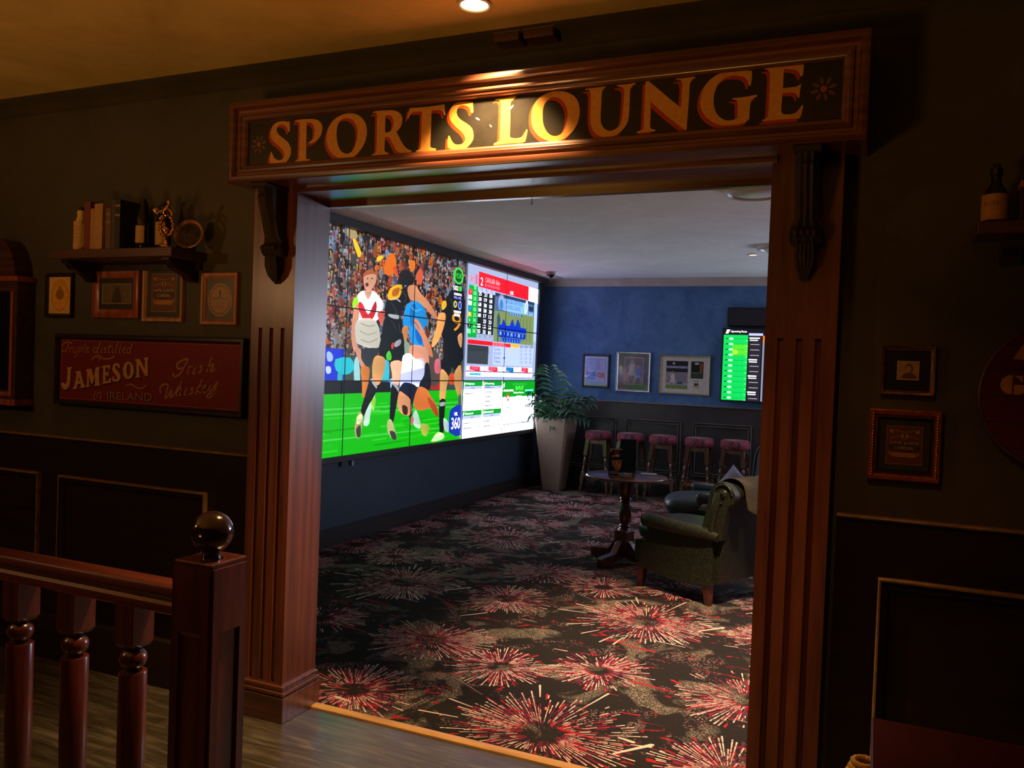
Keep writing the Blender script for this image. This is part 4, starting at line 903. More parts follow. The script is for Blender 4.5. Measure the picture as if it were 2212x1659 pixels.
P.poly(S2([(100,560),(900,580),(900,745),(100,745)]), '12181a'); P.rect(Y0, 1.0, 5.3, 1.33, '12181a')
gz = SV(690, 853)[1]; g2 = SV(990, 842)[1]
P.poly([(Y0, Z0), (SPL, Z0), (SPL, g2), (Y0, gz)], '10c40a')
for k in range(60):
    y, z = R.uniform(Y0, SPL-.3), R.uniform(Z0+.02, 1.15); l = R.uniform(.1, .5)
    P.poly([(y, z), (min(y+l, SPL), z+.004), (min(y+l, SPL), z+.016), (y, z+.012)], R.choice(['0cb008', '22d818', '08a006', '30e020', '18cc10']))
for z in (1.10, 1.06, .86): P.rect(Y0, z, SPL, z+.014, '48dc50')
sk1, sk2, bkc = 'e8a878', 'd08a50', '16171b'
F1 = [([(480,930),(440,1000),(460,1230),(640,1235),(700,1150),(725,1050),(660,960),(600,915),(520,918)], 'f2ecf0'),
 ([(400,1020),(450,985),(455,1110),(400,1110)], 'a8e820'),
 ([(415,1090),(470,1080),(450,1300),(440,1480),(480,1560),(405,1545),(380,1350)], 'e09a7a'),
 ([(462,1035),(505,1060),(560,1165),(610,1070),(640,1028),(648,1110),(600,1224),(515,1228),(465,1130)], 'd8202c'),
 ([(440,1232),(640,1232),(690,1480),(600,1525),(480,1490),(430,1440)], 'd8d4c4'),
 ([(660,1150),(740,1130),(710,1240),(700,1280),(670,1220)], 'e85a50'),
 ([(520,920),(600,915),(570,1000),(545,1000)], 'e8b090'),
 ([(510,770),(530,715),(600,705),(645,745),(640,830),(600,900),(560,920),(520,880)], 'e8a888'),
 ([(505,780),(525,715),(600,695),(650,745),(600,740),(530,760)], 'b85838'), ([(530,840),(560,835),(560,870),(535,870)], '7a2a28'),
 ([(930,500+390),(985,855),(1010,1000),(960,1060),(900,1180),(880,1265),(760,1190),(735,1100),(770,960),(800,870)], bkc),
 ([(885,760),(920,700),(990,700),(1030,760),(1030,850),(960,860),(900,850)], '1c1a1a'),
 ([(795,890),(915,855),(885,990),(770,1010)], 'f0c010'), ([(820,905),(890,885),(870,965),(815,975)], 'c06810'),
 ([(740,1190),(870,1170),(930,1270),(935,1450),(925,1659),(680,1600),(700,1400)], bkc), ([(770,1165),(870,1160),(880,1215),(800,1200)], 'c0c4cc'),
 ([(985,1050),(1080,1025),(1150,1085),(1185,1270),(1150,1300),(1165,1420),(1145,1510),(1050,1515),(1000,1400),(985,1290),(925,1285),(940,1140)], '1c9cf0'),
 ([(1000,1100),(1060,1060),(1040,1250),(1010,1290)], '1478c8'), ([(1060,1320),(1140,1330),(1120,1480),(1070,1440)], '0c6ed0'),
 ([(975,880),(1060,860),(1110,940),(1200,1040),(1285,1180),(1275,1230),(1180,1120),(1080,1030),(1000,1010)], 'e09468'),
 ([(1040,1215),(1090,1235),(1150,1350),(1220,1500),(1240,1620),(1170,1560),(1120,1400),(1050,1290)], 'e08a60'),
 ([(925,1300),(985,1300),(960,1450),(915,1400)], 'd89060'),
 ([(1395,980),(1440,900),(1500,830),(1560,900),(1580,1100),(1560,1500),(1550,1659),(1370,1659),(1350,1300),(1330,1100)], bkc),
 ([(1300,1170),(1365,1150),(1375,1220),(1330,1380),(1260,1500),(1225,1490),(1280,1300)], 'f0b060'), ([(1335,1050),(1375,1020),(1385,1080),(1340,1120)], 'e8c020')]
for pts, c in F1: P.poly(S1(pts), c, sm=3, sh=.5)
q = S1([(1437,1352), (1512,1152)]); P.text('9', q[0][0], q[0][1]+.01, q[1][1]-q[0][1]-.01, 'f0a018', (q[1][0]-q[0][0])*1.5)
for pts_, w_2, c_2 in (([(800,1040),(850,1120),(870,1170)], .012, '34363c'), ([(900,900),(960,980),(940,1040)], .014, '34363c'), ([(800,1230),(850,1320),(820,1450)], .016, '303238'), ([(880,1260),(900,1400),(890,1560)], .014, '3a3c42'),
   ([(1420,1000),(1450,1060),(1440,1140)], .014, '34363c'), ([(1540,1000),(1530,1150),(1540,1300)], .016, '303238'), ([(1420,1420),(1470,1500),(1450,1600)], .016, '303238'), ([(480,1260),(560,1290),(630,1280)], .010, 'a8a498'), ([(470,1340),(560,1380),(650,1350)], .010, 'b0ac9c'), ([(480,1430),(570,1460),(660,1420)], .010, 'a8a498'),
   ([(1010,1090),(1060,1130),(1120,1110)], .010, '60c0f8'), ([(1000,1240),(1060,1260),(1100,1330)], .010, '0c68c0'), ([(805,1010),(850,1000),(900,1035)], .012, 'c0c4cc'), ([(545,790),(560,786)], .010, '40241c'), ([(590,786),(608,790)], .010, '40241c'), ([(575,800),(580,830)], .006, 'b87858')):
    P.stroke(S1(pts_), w_2, c_2, sm=4)
q = S1([(1390,1380), (1510, 1405)]); P.text('LIVE BUY', q[0][0], q[0][1]-.03, .05, 'c8ccd8', abs(q[1][0]-q[0][0]))
F2 = [([(540,190),(760,180),(740,260),(650,390),(560,410),(540,300)], '30343c'), ([(480,190),(545,190),(550,300),(600,390),(560,420),(520,330),(490,250)], 'd89478'),
 ([(545,410),(645,410),(640,560),(620,720),(565,760),(560,600)], 'e08038'), ([(640,700),(720,710),(660,960),(640,1085),(575,1090),(600,950)], 'd0e8e0'), ([(665,790),(725,780),(695,930)], 'a0e048'),
 ([(790,0),(1045,0),(1035,335),(905,345),(860,320),(755,270),(800,150)], bkc),
 ([(700,300),(755,265),(840,320),(800,540),(745,620),(690,560),(680,420)], 'e8ac68'), ([(655,560),(730,620),(720,720),(640,860),(575,990),(545,930),(590,760)], bkc), ([(660,555),(690,545),(735,610),(730,660)], 'b8b8c0'),
 ([(535,930),(572,1000),(560,1100),(535,1245),(490,1235),(470,1130),(500,1010)], 'b8b070'), ([(490,1140),(540,1100),(540,1230),(500,1235)], '40423c'), ([(500,1000),(560,960),(560,1050),(500,1080)], 'e8e8c0'),
 ([(905,345),(1032,338),(1020,500),(990,620),(930,600),(918,480)], 'f8d0a8'), ([(918,610),(1000,650),(980,800),(930,1070),(893,1035),(895,850)], bkc), ([(920,605),(945,600),(1000,650),(995,700),(960,650)], 'b0b0b8'),
 ([(865,1045),(905,1030),(935,1090),(965,1200),(970,1265),(920,1262),(865,1170)], 'c8c888'), ([(890,1170),(950,1180),(970,1262),(920,1262)], '40403c'),
 ([(850,250),(885,210),(910,260),(905,320),(855,310)], '50d838'), ([(910,130),(940,110),(935,180),(912,180)], 'd84048'), ([(950,110),(1020,70),(1020,130),(955,165)], 'a8a8b4'),
 ([(1130,150),(1310,165),(1360,300),(1330,380),(1160,300)], 'f0a888'),
 ([(1050,270),(1130,240),(1200,310),(1290,300),(1312,480),(1240,640),(1100,600),(1010,650),(1035,400)], 'dce4f4'), ([(1310,380),(1345,350),(1375,470),(1372,665),(1240,630),(1300,500)], '181c28'),
 ([(1080,585),(1215,640),(1170,820),(1150,1010),(1120,1000),(1130,900),(1060,740),(1000,700),(1020,630)], '1a1e38'),
 ([(1000,700),(1060,720),(1140,800),(1145,960),(1060,975),(985,880)], 'e8a070'), ([(1040,860),(1100,880),(1100,970),(1050,960)], '402420'),
 ([(1240,640),(1335,672),(1380,750),(1450,860),(1470,990),(1385,900),(1280,920),(1195,900),(1180,780)], 'e07838'), ([(1340,760),(1440,860),(1470,1000),(1400,930)], 'b84820'),
 ([(1175,950),(1215,930),(1260,1090),(1240,1140),(1170,1080)], 'c0e0d0'), ([(1260,1080),(1365,1110),(1330,1220),(1280,1205)], 'b8c048'), ([(1140,1000),(1175,1010),(1165,1090),(1140,1080)], 'd07070'),
 ([(1555,0),(1745,0),(1745,330),(1690,510),(1640,400),(1590,515),(1515,430),(1510,330),(1560,200)], bkc), ([(1700,40),(1755,0),(1750,160),(1725,150)], 'e0a070'),
 ([(1505,425),(1592,515),(1570,640),(1545,805),(1492,805),(1490,600)], 'e8b068'), ([(1650,515),(1742,380),(1742,750),(1705,745)], 'd89858'), ([(1600,500),(1650,480),(1660,600),(1600,600)], 'e05030'), ([(1430,330),(1490,310),(1490,470),(1430,460)], 'e87088'),
 ([(1487,805),(1555,795),(1545,950),(1530,1190),(1490,1200),(1480,1000)], bkc), ([(1490,830),(1550,820),(1548,860),(1492,870)], 'b0b0b8'), ([(1710,760),(1742,745),(1742,960),(1712,960)], '585c58'),
 ([(1395,1272),(1465,1185),(1535,1200),(1530,1262),(1400,1292)], 'e0e8c8'), ([(1535,1010),(1600,1080),(1590,1180),(1540,1140)], 'c0dcd8')]
for pts, c in F2: P.poly(S2(pts), c, sm=3, sh=.5)
# channel marks
c = S1([(1512, 762)])[0]; e = S1([(1562, 775)])[0]; rw, rh = abs(e[0]-c[0]), .083
P.ell(c[0], c[1], rw, rh, '50f060', n=30); P.ell(c[0], c[1], rw*.9, rh*.91, '103818', n=30); P.ell(c[0], c[1], rw*.84, rh*.85, '50f060', n=30); P.ell(c[0], c[1], rw*.76, rh*.78, '0c5018', n=30)
P.text('FOX', c[0], c[1]-.026, .052, '40f040', rw*1.3, 'c')
P.text('502', c[0]-.05, c[1]-.148, .045, 'f0f4f0', .11, 'c'); P.rect(c[0]+.02, c[1]-.148, c[0]+.08, c[1]-.10, '48e838')
P.text('ROUND 26', c[0], c[1]-.197, .024, 'e8ecf8', .16, 'c'); P.text('PAR v NZL', c[0], c[1]-.232, .024, 'd8dcf8', .16, 'c')
P.ell(c[0]-.05, c[1]-.288, .04, .036, 'e8e038'); P.ell(c[0]-.05, c[1]-.288, .022, .018, '3060c0'); P.ell(c[0]+.05, c[1]-.292, .034, .044, 'd8dcf0'); P.ell(c[0]+.05, c[1]-.292, .024, .034, '2030b8')
P.text('TOMORROW', c[0], c[1]-.374, .024, 'e8ecf8', .16, 'c'); P.text('3PM EST', c[0], c[1]-.408, .024, 'e8ecf8', .13, 'c')
bq = S2([(1600,1030), (1738,1250)])
P.poly([(bq[0][0]+.04, .80), (bq[0][0], .85), (bq[0][0], .99), (bq[0][0]+.05, 1.05), (SPL, 1.075), (SPL, .77)], '1838b8', sm=2)
P.text('360', (bq[0][0]+SPL)/2+.01, .84, .115, 'ffffff', .19, 'c'); P.text('NRL', (bq[0][0]+SPL)/2+.01, .975, .035, 'e8ecff', .07, 'c')
# ---- racing panel
ZM = SV(1075, 823)[1]
P.rect(SPL, ZM, Y1, Z1, 'b4c4ec')
def r3(x0, y0, x1, y1, col, f=S3): a, b = f([(x0, y0), (x1, y1)]); P.rect(a[0], b[1], b[0], a[1], col)
def q3(pts, col, f=S3): P.poly(f(pts), col)
def t3(s, x0, y0, x1, y1, col, f=S3, h=None):   # text from base-left to base-right
    a, b = f([(x0, y0), (x1, y1)]); rt = 0; P.text(s, a[0], a[1], (h or .06)*.66, col, b[0]-a[0])
q3([(1340,495),(1510,545),(1500,800),(1335,745)], 'e8f0fc'); q3([(1440,800),(1500,800),(1460,1480),(1425,1480)], 'c8ecfc')
q3([(448,215),(1340,495),(1333,738),(440,487)], 'f8182c'); P.text('2', S3([(475,465)])[0][0], S3([(475,465)])[0][1], .085, 'ffe4ea', .055)
t3('CAPALABA 366m', 560, 415, 820, 478, 'ffd8e0', h=.085); t3('BEST GREYHOUND MAIDEN', 552, 490, 820, 545, 'ff98b8', h=.05); t3('USE', 1005, 630, 1062, 638, 'ffe0e8', h=.06)
t3('SKY', 285, 385, 380, 400, 'f82048', h=.085); t3('1', 385, 440, 412, 450, 'f860a0', h=.15); t3('0:38', 1352, 700, 1432, 715, 'f03050', h=.09)
q3([(272,450),(432,495),(400,1405),(240,1395)], '10b848'); q3([(262,530),(325,545),(318,640),(258,625)], 'f02838')
for i, (c_, tc) in enumerate((('f02838', 'ff98a0'), ('ffffff', '101010'), ('e0f0ff', '90a8c0'), ('1890e0', '80c8ff'), ('f8d030', 'ffffa0'), ('10b050', 'c0ffd0'), ('101820', 'e0e0e0'), ('c0f0e0', '208060'))):
    y = 535+i*101; x = 265-i*4.2
    q3([(x, y), (x+60, y+15), (x+57, y+88), (x-3, y+73)], c_); t3(str(i+1), x+20, y+68, x+40, y+72, tc, h=.05)
    if i == 1:
        for k in range(3): q3([(x, y+15+25*k), (x+60, y+30+25*k), (x+60, y+40+25*k), (x, y+25+25*k)], '101820')
for i, s in enumerate(('TAB', '18', '5.50', '6.00', '18', '21', '34', '4.40', '101')):
    y = 540+i*97; x = 352-i*2.5; t3(s, x, y, x+46, y+8, 'b8ffc8', h=.06)
q3([(432,500),(735,580),(732,640),(432,575)], 'd8e4f8')
for j, s in enumerate(('9 TAB', 'WIN', '9-TAB')): t3(s, 455+95*j, 560+24*j, 512+95*j, 575+24*j, '485068', h=.045)
q3([(432,575),(735,645),(697,1362),(405,1330)], '222830')
tb = (('25', '21', '8.30'), ('3.50', '19', '6.50'), ('6.30', '23.0', '5.50'), ('5.00', '5.00', '23.0'), ('6.00', '17', '13'), ('', '23', '23'), ('__', '1.70', '2.20'), ('55', '32', '81'))
for i, rw_ in enumerate(tb):
    for j, s in enumerate(rw_):
        if s: x = 465-i*4+j*96; y = 645+i*96+j*22-i*j*1; t3(s, x-22, y, x+26, y+8, 'f4f6fa', h=.058)
for j, s in enumerate(('231', '102', '111')): t3(s, 432+j*100, 1395+j*8, 468+j*100, 1400+j*8, '404858', h=.045)
# race picture
q3([(735,595),(1440,775),(1410,1545),(700,1470)], '8aa060'); q3([(735,595),(1440,775),(1425,1000),(725,920)], '5878a8'); q3([(740,600),(1440,780),(1438,830),(738,660)], '304868')
q3([(735,600),(800,610),(800,640),(738,630)], '203050'); q3([(800,660),(900,690),(895,915),(800,890)], '98c8f0'); q3([(905,700),(1330,800),(1325,1005),(900,925)], '98d4f0'); q3([(1335,840),(1420,860),(1415,940),(1335,930)], '283858')
c = S3([(848, 770)])[0]; P.ell(c[0], c[1], .09, .09, 'c880c0', n=24); P.ell(c[0], c[1]-.01, .075, .08, '90c8f0', n=24); P.ell(c[0], c[1]-.03, .05, .06, '4090e0', n=24)
t3('CAPALABA GREYHOUND', 918, 790, 1230, 870, '305868', h=.075); t3('RACING CLUB INC.', 955, 890, 1190, 945, '305868', h=.07); t3('366M', 1335, 1010, 1410, 1020, 'c8e8ff', h=.07)
c = S3([(1290, 860)])[0]; P.ell(c[0], c[1], .035, .085, 'f4fcff', rot=-.3); P.ell(c[0], c[1], .022, .06, '90d0ec', rot=-.3)
q3([(990,960),(1220,1000),(1218,1040),(988,1000)], '2860b0')
for k in range(5): t3('8', 1000+42*k, 1000+8*k, 1025+42*k, 1004+8*k, 'b8e8ff', h=.04)
for k in range(5): q3([(1120+60*k, 1060), (1126+60*k, 1060), (1120+58*k, 1480), (1114+58*k, 1480)], '406040')
q3([(765,1040),(800,940),(830,1100),(800,1200),(790,1480),(770,1480)], '405878')
for x in (885, 1040, 1140): q3([(x-5, 1060+x*.02), (x+10, 1060+x*.02), (x+55, 1230), (x-60, 1230)], '1840c8')
q3([(800,1165),(1290,1245),(1285,1340),(795,1265)], '0838e8'); q3([(795,1275),(1285,1350),(1270,1440),(800,1390)], '1030c0'); q3([(840,1400),(1200,1440),(1190,1510),(840,1470)], '1848d8')
for k in range(7): x = 810+66*k; q3([(x, 1290+9*k), (x+40, 1297+9*k), (x+38, 1365+9*k), (x-2, 1358+9*k)], ['3890f0', '102890', '3080e8', '58a8f8', '1848d0', '70b0ff', '2858c8'][k]); t3(str(k+1), x+10, 1345+9*k, x+28, 1348+9*k, 'd0e8ff', h=.045)
for k in range(8): q3([(850+46*k, 1420+5*k), (862+46*k, 1422+5*k), (862+46*k, 1490+3*k), (850+46*k, 1488+3*k)], '68a8f8')
q3([(240,1432),(690,1480),(688,1552),(236,1510)], 'f81828'); q3([(236,1520),(612,1562),(612,1700),(232,1690)], '383e46')
q3([(700,1490),(1010,1520),(1008,1585),(700,1548)], 'f02038'); t3('8 THE VEGAN DOG', 710, 1550, 920, 1570, 'ffc0d8', h=.06); q3([(1012,1515),(1165,1535),(1163,1595),(1010,1575)], 'f4ec30'); t3('9 TAB 28', 1030, 1575, 1145, 1590, 'a05018', h=.05)
for j in range(3): t3(('9-TAB', 'FIX', 'TAB')[j], 1178+88*j, 1600, 1228+88*j, 1602, '485068', h=.05)
# lower half, crop 4 (rows run down)
ZR = SV(1060, 748)[1]
q3([(232,-30),(610,-20),(600,228),(225,205)], '40464c', S4); q3([(232,-60),(612,-60),(610,-10),(232,-15)], '383e44', S4)
q3([(700,-90),(1425,-60),(1395,265),(690,235)], 'd0e4fa', S4)
for i, s in enumerate(('Quinella', '9th A 2.00 PP', 'Exacta', 'Trifecta')):
    y = -20+i*72; t3(s, 712, y, 712+(110 if i != 1 else 115), y+6, '485068', S4, .05); t3(('23', '3.20', '1', '14.8')[i], 880, y+10, 905, y+12, '485068', S4, .045)
    for j in range(3): t3(('1.2', '1.4', '2.8')[j], 1178+82*j, y+15, 1214+82*j, y+16, '485068', S4, .05)
for x, s, c_, wd in ((225, '9', 'f01838', 235), (560, '8', 'f01838', 215), (875, '4', '1070c0', 185), (1150, '2', 'f01838', 170)):
    q3([(x, 245+x*.03), (x+wd+75, 250+(x+wd)*.03), (x+wd+75, 325+(x+wd)*.035), (x-5, 322+x*.03)], 'eef4ff', S4)
    q3([(x+50, 247+x*.03), (x+wd, 250+(x+wd)*.03), (x+wd, 325+(x+wd)*.035), (x+48, 320+x*.03)], c_, S4)
    t3(s, x+10, 310+x*.03, x+28, 310+x*.03, '404858', S4, .06); t3({225: 'CAPALABA', 560: 'MARBURG', 875: 'GEELONG', 1150: 'FORBES'}[x], x+62, 310+x*.035, x+wd-30, 315+x*.035, 'ff98b8' if c_[0] == 'f' else '58b8f8', S4, .062); t3('5m', x+wd+12, 318+x*.035, x+wd+50, 319+x*.035, '485068', S4, .05)
q3([(215,330),(860,350),(860,362),(215,345)], 'e81838', S4); q3([(860,350),(1130,360),(1130,375),(860,365)], '1868b8', S4); q3([(1130,362),(1395,372),(1395,384),(1130,376)], 'e81838', S4)
q3([(212,360),(1392,395),(1390,455),(210,435)], 'ecf2fc', S4); q3([(270,372),(475,380),(475,425),(268,418)], '50d0f0', S4)
for s, x0_, x1_ in (('e Challenge $3.50', 495, 660), ('4 Scollop $3.40', 705, 848), ('6 Not Vocal $5.20', 888, 1060), ('8 Spot A Rocket $8.40', 1078, 1292), ('7 Nangar', 1312, 1392)): t3(s, x0_, 418+(x0_-495)*.018, x1_, 420+(x1_-495)*.018, '485878', S4, .055)
# betting panels, bottom right quarter
P.rect(SPL, Z0, Y1, ZM, 'e6effc'); ya, yb = S4([(515, 700)])[0][0], S4([(848, 700)])[0][0]
zt2 = SV(1050, 884)[1]
for (u0, u1, v1, v0, tt) in ((SPL, ya-.02, ZM, zt2, 'NRL Rugby League'), (ya, yb, ZM, zt2, 'Racing'), (SPL, ya-.02, zt2, Z0, 'Soccer'), (ya, yb, zt2, Z0, 'Basketball')):
    P.rect(u0, v1-.054, u1, v1, '10b030'); P.text(tt, u0+.07, v1-.040, .022, 'e8fff0', (u1-u0)*.42); P.poly([(u0+.02, v1-.048), (u0+.045, v1-.042), (u0+.05, v1-.012), (u0+.025, v1-.018)], 'f0fff4')
    P.rect(u0+.01, v1-.088, u1-.01, v1-.054, 'd4e0f0'); P.rect((u0+u1)/2-.04, v1-.076, (u0+u1)/2+.04, v1-.068, '8898a8'); P.rect(u1+.004, v0, u1+.010, v1, '408068')
    n_ = 5 if tt == 'Racing' else (1 if tt[0] == 'N' else 2)
    for k in range(n_):
        z = v1-(.075 if n_ == 5 else .135)-k*(.050 if n_ == 5 else .052)
        if n_ == 5: P.rect(u0+.04, z+.014, u0+.04+(u1-u0)*.24, z+.019, '98a4a8')
        P.rect(u0+.04, z, u0+.04+(u1-u0)*R.uniform(.3, .5), z+.009, '687880'); P.rect(u1-.09, z+.003, u1-.03, z+.010, 'e07888' if n_ == 5 else '8898a0')
    P.rect(u0+.03, v0+.018, u1-.06, v0+.022, 'a8b4bc')
P.rect(yb+.015, ZM-.185, Y1, ZM, '0cb41c'); P.text('BETTING PRE-LIVE', (yb+Y1)/2+.02, ZM-.048, .02, '58e868', .40, 'c'); P.text('IN-PLAY', (yb+Y1)/2+.02, ZM-.108, .05, '90f880', .24, 'c')
q = S4([(875, 712), (1055, 712), (1265, 706), (1410, 706), (1060, 752), (1240, 752)])
P.text('STURANO UNITED', q[0][0], q[0][1], .022, 'f8f8f8', q[1][0]-q[0][0]); P.text('ALLIANCE FC', q[2][0], q[2][1], .022, 'd8f4ff', q[3][0]-q[2][0]); P.text('Eli Sports Bettors.', q[4][0], q[4][1], .024, 'e8ffe8', q[5][0]-q[4][0])
P.poly([(yb+.07, ZM-.065), (yb+.04, ZM-.085), (yb+.04, ZM-.035), (yb+.07, ZM-.022)], 'f0fff4')
for (px_, cA) in ((960, 'e04030'), (1335, '2080d0')):
    a = S4([(px_, 808)])[0]; P.poly([(a[0]-.045, a[1]+.015), (a[0], a[1]+.055), (a[0]+.04, a[1]+.006), (a[0]+.006, a[1]-.055), (a[0]-.028, a[1]-.025)], cA, sm=2); P.poly([(a[0]-.014, a[1]+.02), (a[0]+.02, a[1]-.006), (a[0]-.006, a[1]-.025)], 'f8f8ff', sm=2)
a = S4([(1155, 810)])[0]; P.rect(a[0]-.08, a[1]-.022, a[0]+.08, a[1]+.016, 'eef4ff'); P.rect(a[0]-.045, a[1]-.007, a[0]+.045, a[1]+.003, 'd8a0a8')
q = S4([(910, 978), (1000, 978), (1290, 955), (1370, 955), (1080, 975), (1220, 975)])
P.text('$1.80', q[0][0], q[0][1], .040, 'e85868', q[1][0]-q[0][0]); P.text('$2.00', q[2][0], q[2][1], .040, 'f07888', q[3][0]-q[2][0]); P.text('HEAD TO HEAD', q[4][0], q[4][1], .028, '507078', q[5][0]-q[4][0])
for (xa, xb, yy) in ((900, 1010, 1010), (1280, 1380, 990)): u_ = S4([(xa, yy), (xb, yy)]); P.rect(u_[0][0], u_[0][1], u_[1][0], u_[0][1]+.008, '90a0a8')
P.rect(yb+.05, zt2-.022, Y1-.03, zt2-.019, 'c0ccd4')
P.text('Total Goals', S4([(1150, 1095)])[0][0], S4([(1150, 1095)])[0][1], .018, '708890', .26, 'c')
P.stroke(S4([(860,1260),(955,1258),(990,1180),(1005,1248),(1045,1225),(1070,1195),(1100,1240),(1200,1255),(1390,1240)]), .007, '90a8b0'); P.stroke(S4([(855,1310),(1395,1240)]), .008, '607880')
P.hdr(); P.build('picture', 'screen', vw, lambda u, v, d: (d, u-7.01, v-Z0))
sm = MB()
for y in (5.505, 6.55, 7.59, 8.59): sm.box(.016, .018, y-7.01-.005, y-7.01+.005, 0, Z1-Z0)
for z in (1.330, 1.915): sm.box(.016, .018, Y0-7.01, Y1-7.01, z-Z0-.005, z-Z0+.005)
sm.build('panel_seam', 'black', vw)
print('video layers', P.L, P.L*P.e)
MB().box(-.035, .0, -.012, .012, -.03, .01).build('indicator', 'silver', vw).location = (.02, onX(758, 996, SCX).y-7.01, -.06)
# security camera in the corner
q = onZ(1192, 596, CEIL_L-.02)
t = thing('dome_camera', 'small dark ceiling camera in the far corner above the video wall', 'camera', (q.x+.08, q.y-.25, CEIL_L))
MB().lathe([(.055, 0), (.055, -.03), (.05, -.036)], 20).build('base', 'greytrim_glint', t, 40); MB().lathe([(.042, -.036), (.038, -.055), (.022, -.07), (.001, -.074)], 20).build('dome', 'blackgloss', t, 40)

# ================================================================== TELEVISION AND PICTURES ON THE BACK WALL
TY = 9.87
tx0 = onY(1563, 706, TY).x; tz0, tz1 = 1.19, 2.03; tw = 1.46
tv = thing('wall_television', 'wall-mounted screen with a bright green race list beside the doorway edge', 'television', (tx0+tw/2, 9.95, (tz0+tz1)/2))
MB().box(-tw/2-.012, tw/2+.012, -.08, -.03, -.43, .43, .006).build('casing', 'black', tv)
MB().box(-.3, .3, -.03, 0, -.2, .2).build('wall_bracket', 'black', tv)
P = Paint(3e-5); P.rect(-tw/2, -.42, tw/2, .42, '16121a')
gx0, gx1 = -tw/2+.008, -tw/2+.285; gt = .35
P.poly([(gx0, -.41), (gx1, -.41), (gx1, gt), (gx0, gt)], '10e060'); P.rect(gx0+.1, .11, gx1, .24, '58ec38'); P.ell(gx0+.14, .15, .03, .03, 'b8f838')
P.poly([(gx0+.02, .365), (gx0+.05, .365), (gx0+.07, .41), (gx0+.035, .41)], 'ffffff'); P.text('Upcoming Races', gx0+.08, .372, .03, 'ffffff', .18)
for k in range(12):
    z = gt-.045-k*.0625
    P.ell(gx0+.087, z, .026, .014, 'd0ffe0'); P.poly([(gx0+.018, z-.012), (gx0+.030, z+.006), (gx0+.05, z+.010), (gx0+.056, z-.004), (gx0+.034, z-.004)], '086028'); P.rect(gx0+.12, z-.002, gx0+.19, z+.002, '088838'); P.rect(gx0+.2, z-.002, gx0+.235, z+.002, '088838'); P.rect(gx1-.025, z-.026, gx1-.005, z-.018, 'a0ffc0')
P.rect(gx1+.008, .345, gx1+.165, .372, 'd0d8f8'); P.rect(gx1+.012, -.41, gx1+.15, .345, '2c2630')
for k in range(12):
    z = gt-.045-k*.0625
    if k in (0, 4, 7, 10): P.rect(gx1+.015, z+.004, gx1+.13-(.02 if k else 0), z+.018, 'ffffff'); P.rect(gx1+.02, z-.020, gx1+.11, z-.008, 'f0f0f4')
    else: P.rect(gx1+.03, z-.004, gx1+.13, z+.004, 'b8b4c0')
P.rect(gx1+.165, .27, gx1+.40, .345, 'f88020'); P.rect(gx1+.165, -.41, gx1+.40, .27, '8898b8')
for k in range(11): P.rect(gx1+.20, .22-k*.06, gx1+.30, .234-k*.06, 'f0f4ff')
P.rect(gx1+.42, -.41, tw/2-.01, .345, '20304c')
for k in range(10): P.rect(gx1+.46, .25-k*.065, gx1+.9, .264-k*.065, '90a8d0')
P.rect(gx1+.20, .295, gx1+.30, .32, 'fff0e0')
P.hdr(2.5); P.build('screen_picture', 'tv', tv, lambda u, v, d: (u, -.0805-d, v))
q = onY(1572, 664, 9.90)
t = thing('wall_speaker', 'dark grey speaker box mounted on the blue wall above the television', 'speaker', (q.x+.32, 9.95, 2.06))
MB().box(-.32, .32, -.07, 0, .0, q.z-2.06, .01).build('cabinet', 'black', t); MB().box(-.30, .30, -.074, -.07, .015, q.z-2.075, .003).build('grille', mat('charcoal_cloth', (.03, .028, .034), .9, .2, 80), t)
BW = 9.95
def bz(x, y): q = onY(1150+x/4.337, 740+y/4.337, 9.93); return q.x, q.z
def d_doc(P, a, b):
    P.rect(-a, -b, a, b, 'c8d0e8'); P.rect(-a*.86, -b*.84, a*.86, b*.84, '8898e0'); P.rect(-a*.80, -b*.79, a*.80, b*.79, 'a8b4ee')
    P.rect(-a*.8, -b*.55, a*.0, -b*.05, '5880e0'); P.rect(a*.1, -b*.45, a*.75, -b*.1, 'c06a70'); P.poly([(a*.1, b*.5), (a*.7, b*.7), (a*.7, b*.6), (a*.15, b*.4)], 'e8b8b0')
    for k in range(6): P.rect(-a*.02, b*(.6-.1*k), a*.35, b*(.6-.1*k)+.006, '7080c0')
    P.rect(-a*.95, -b*.98, a*.95, -b*.88, '88b880')
def d_men(P, a, b):
    P.rect(-a, -b, a, b, '6a6458'); P.rect(-a*.6, -b*.72, a*.66, b*.84, 'a8a4b0'); P.rect(-a*.56, -b*.69, a*.62, b*.80, '706a78')
    figure(P, -a*.1, -b*.6, b*1.25, (.45, .45, .48), (.4, .4, .45)); figure(P, a*.32, -b*.66, b*1.05, (.16, .18, .42), (.25, .28, .5)); figure(P, -a*.42, -b*.66, b*.6, (.3, .27, .3), (.3, .3, .3))
    P.rect(-a*.5, -b*.97, a*.8, -b*.82, '3a7038')
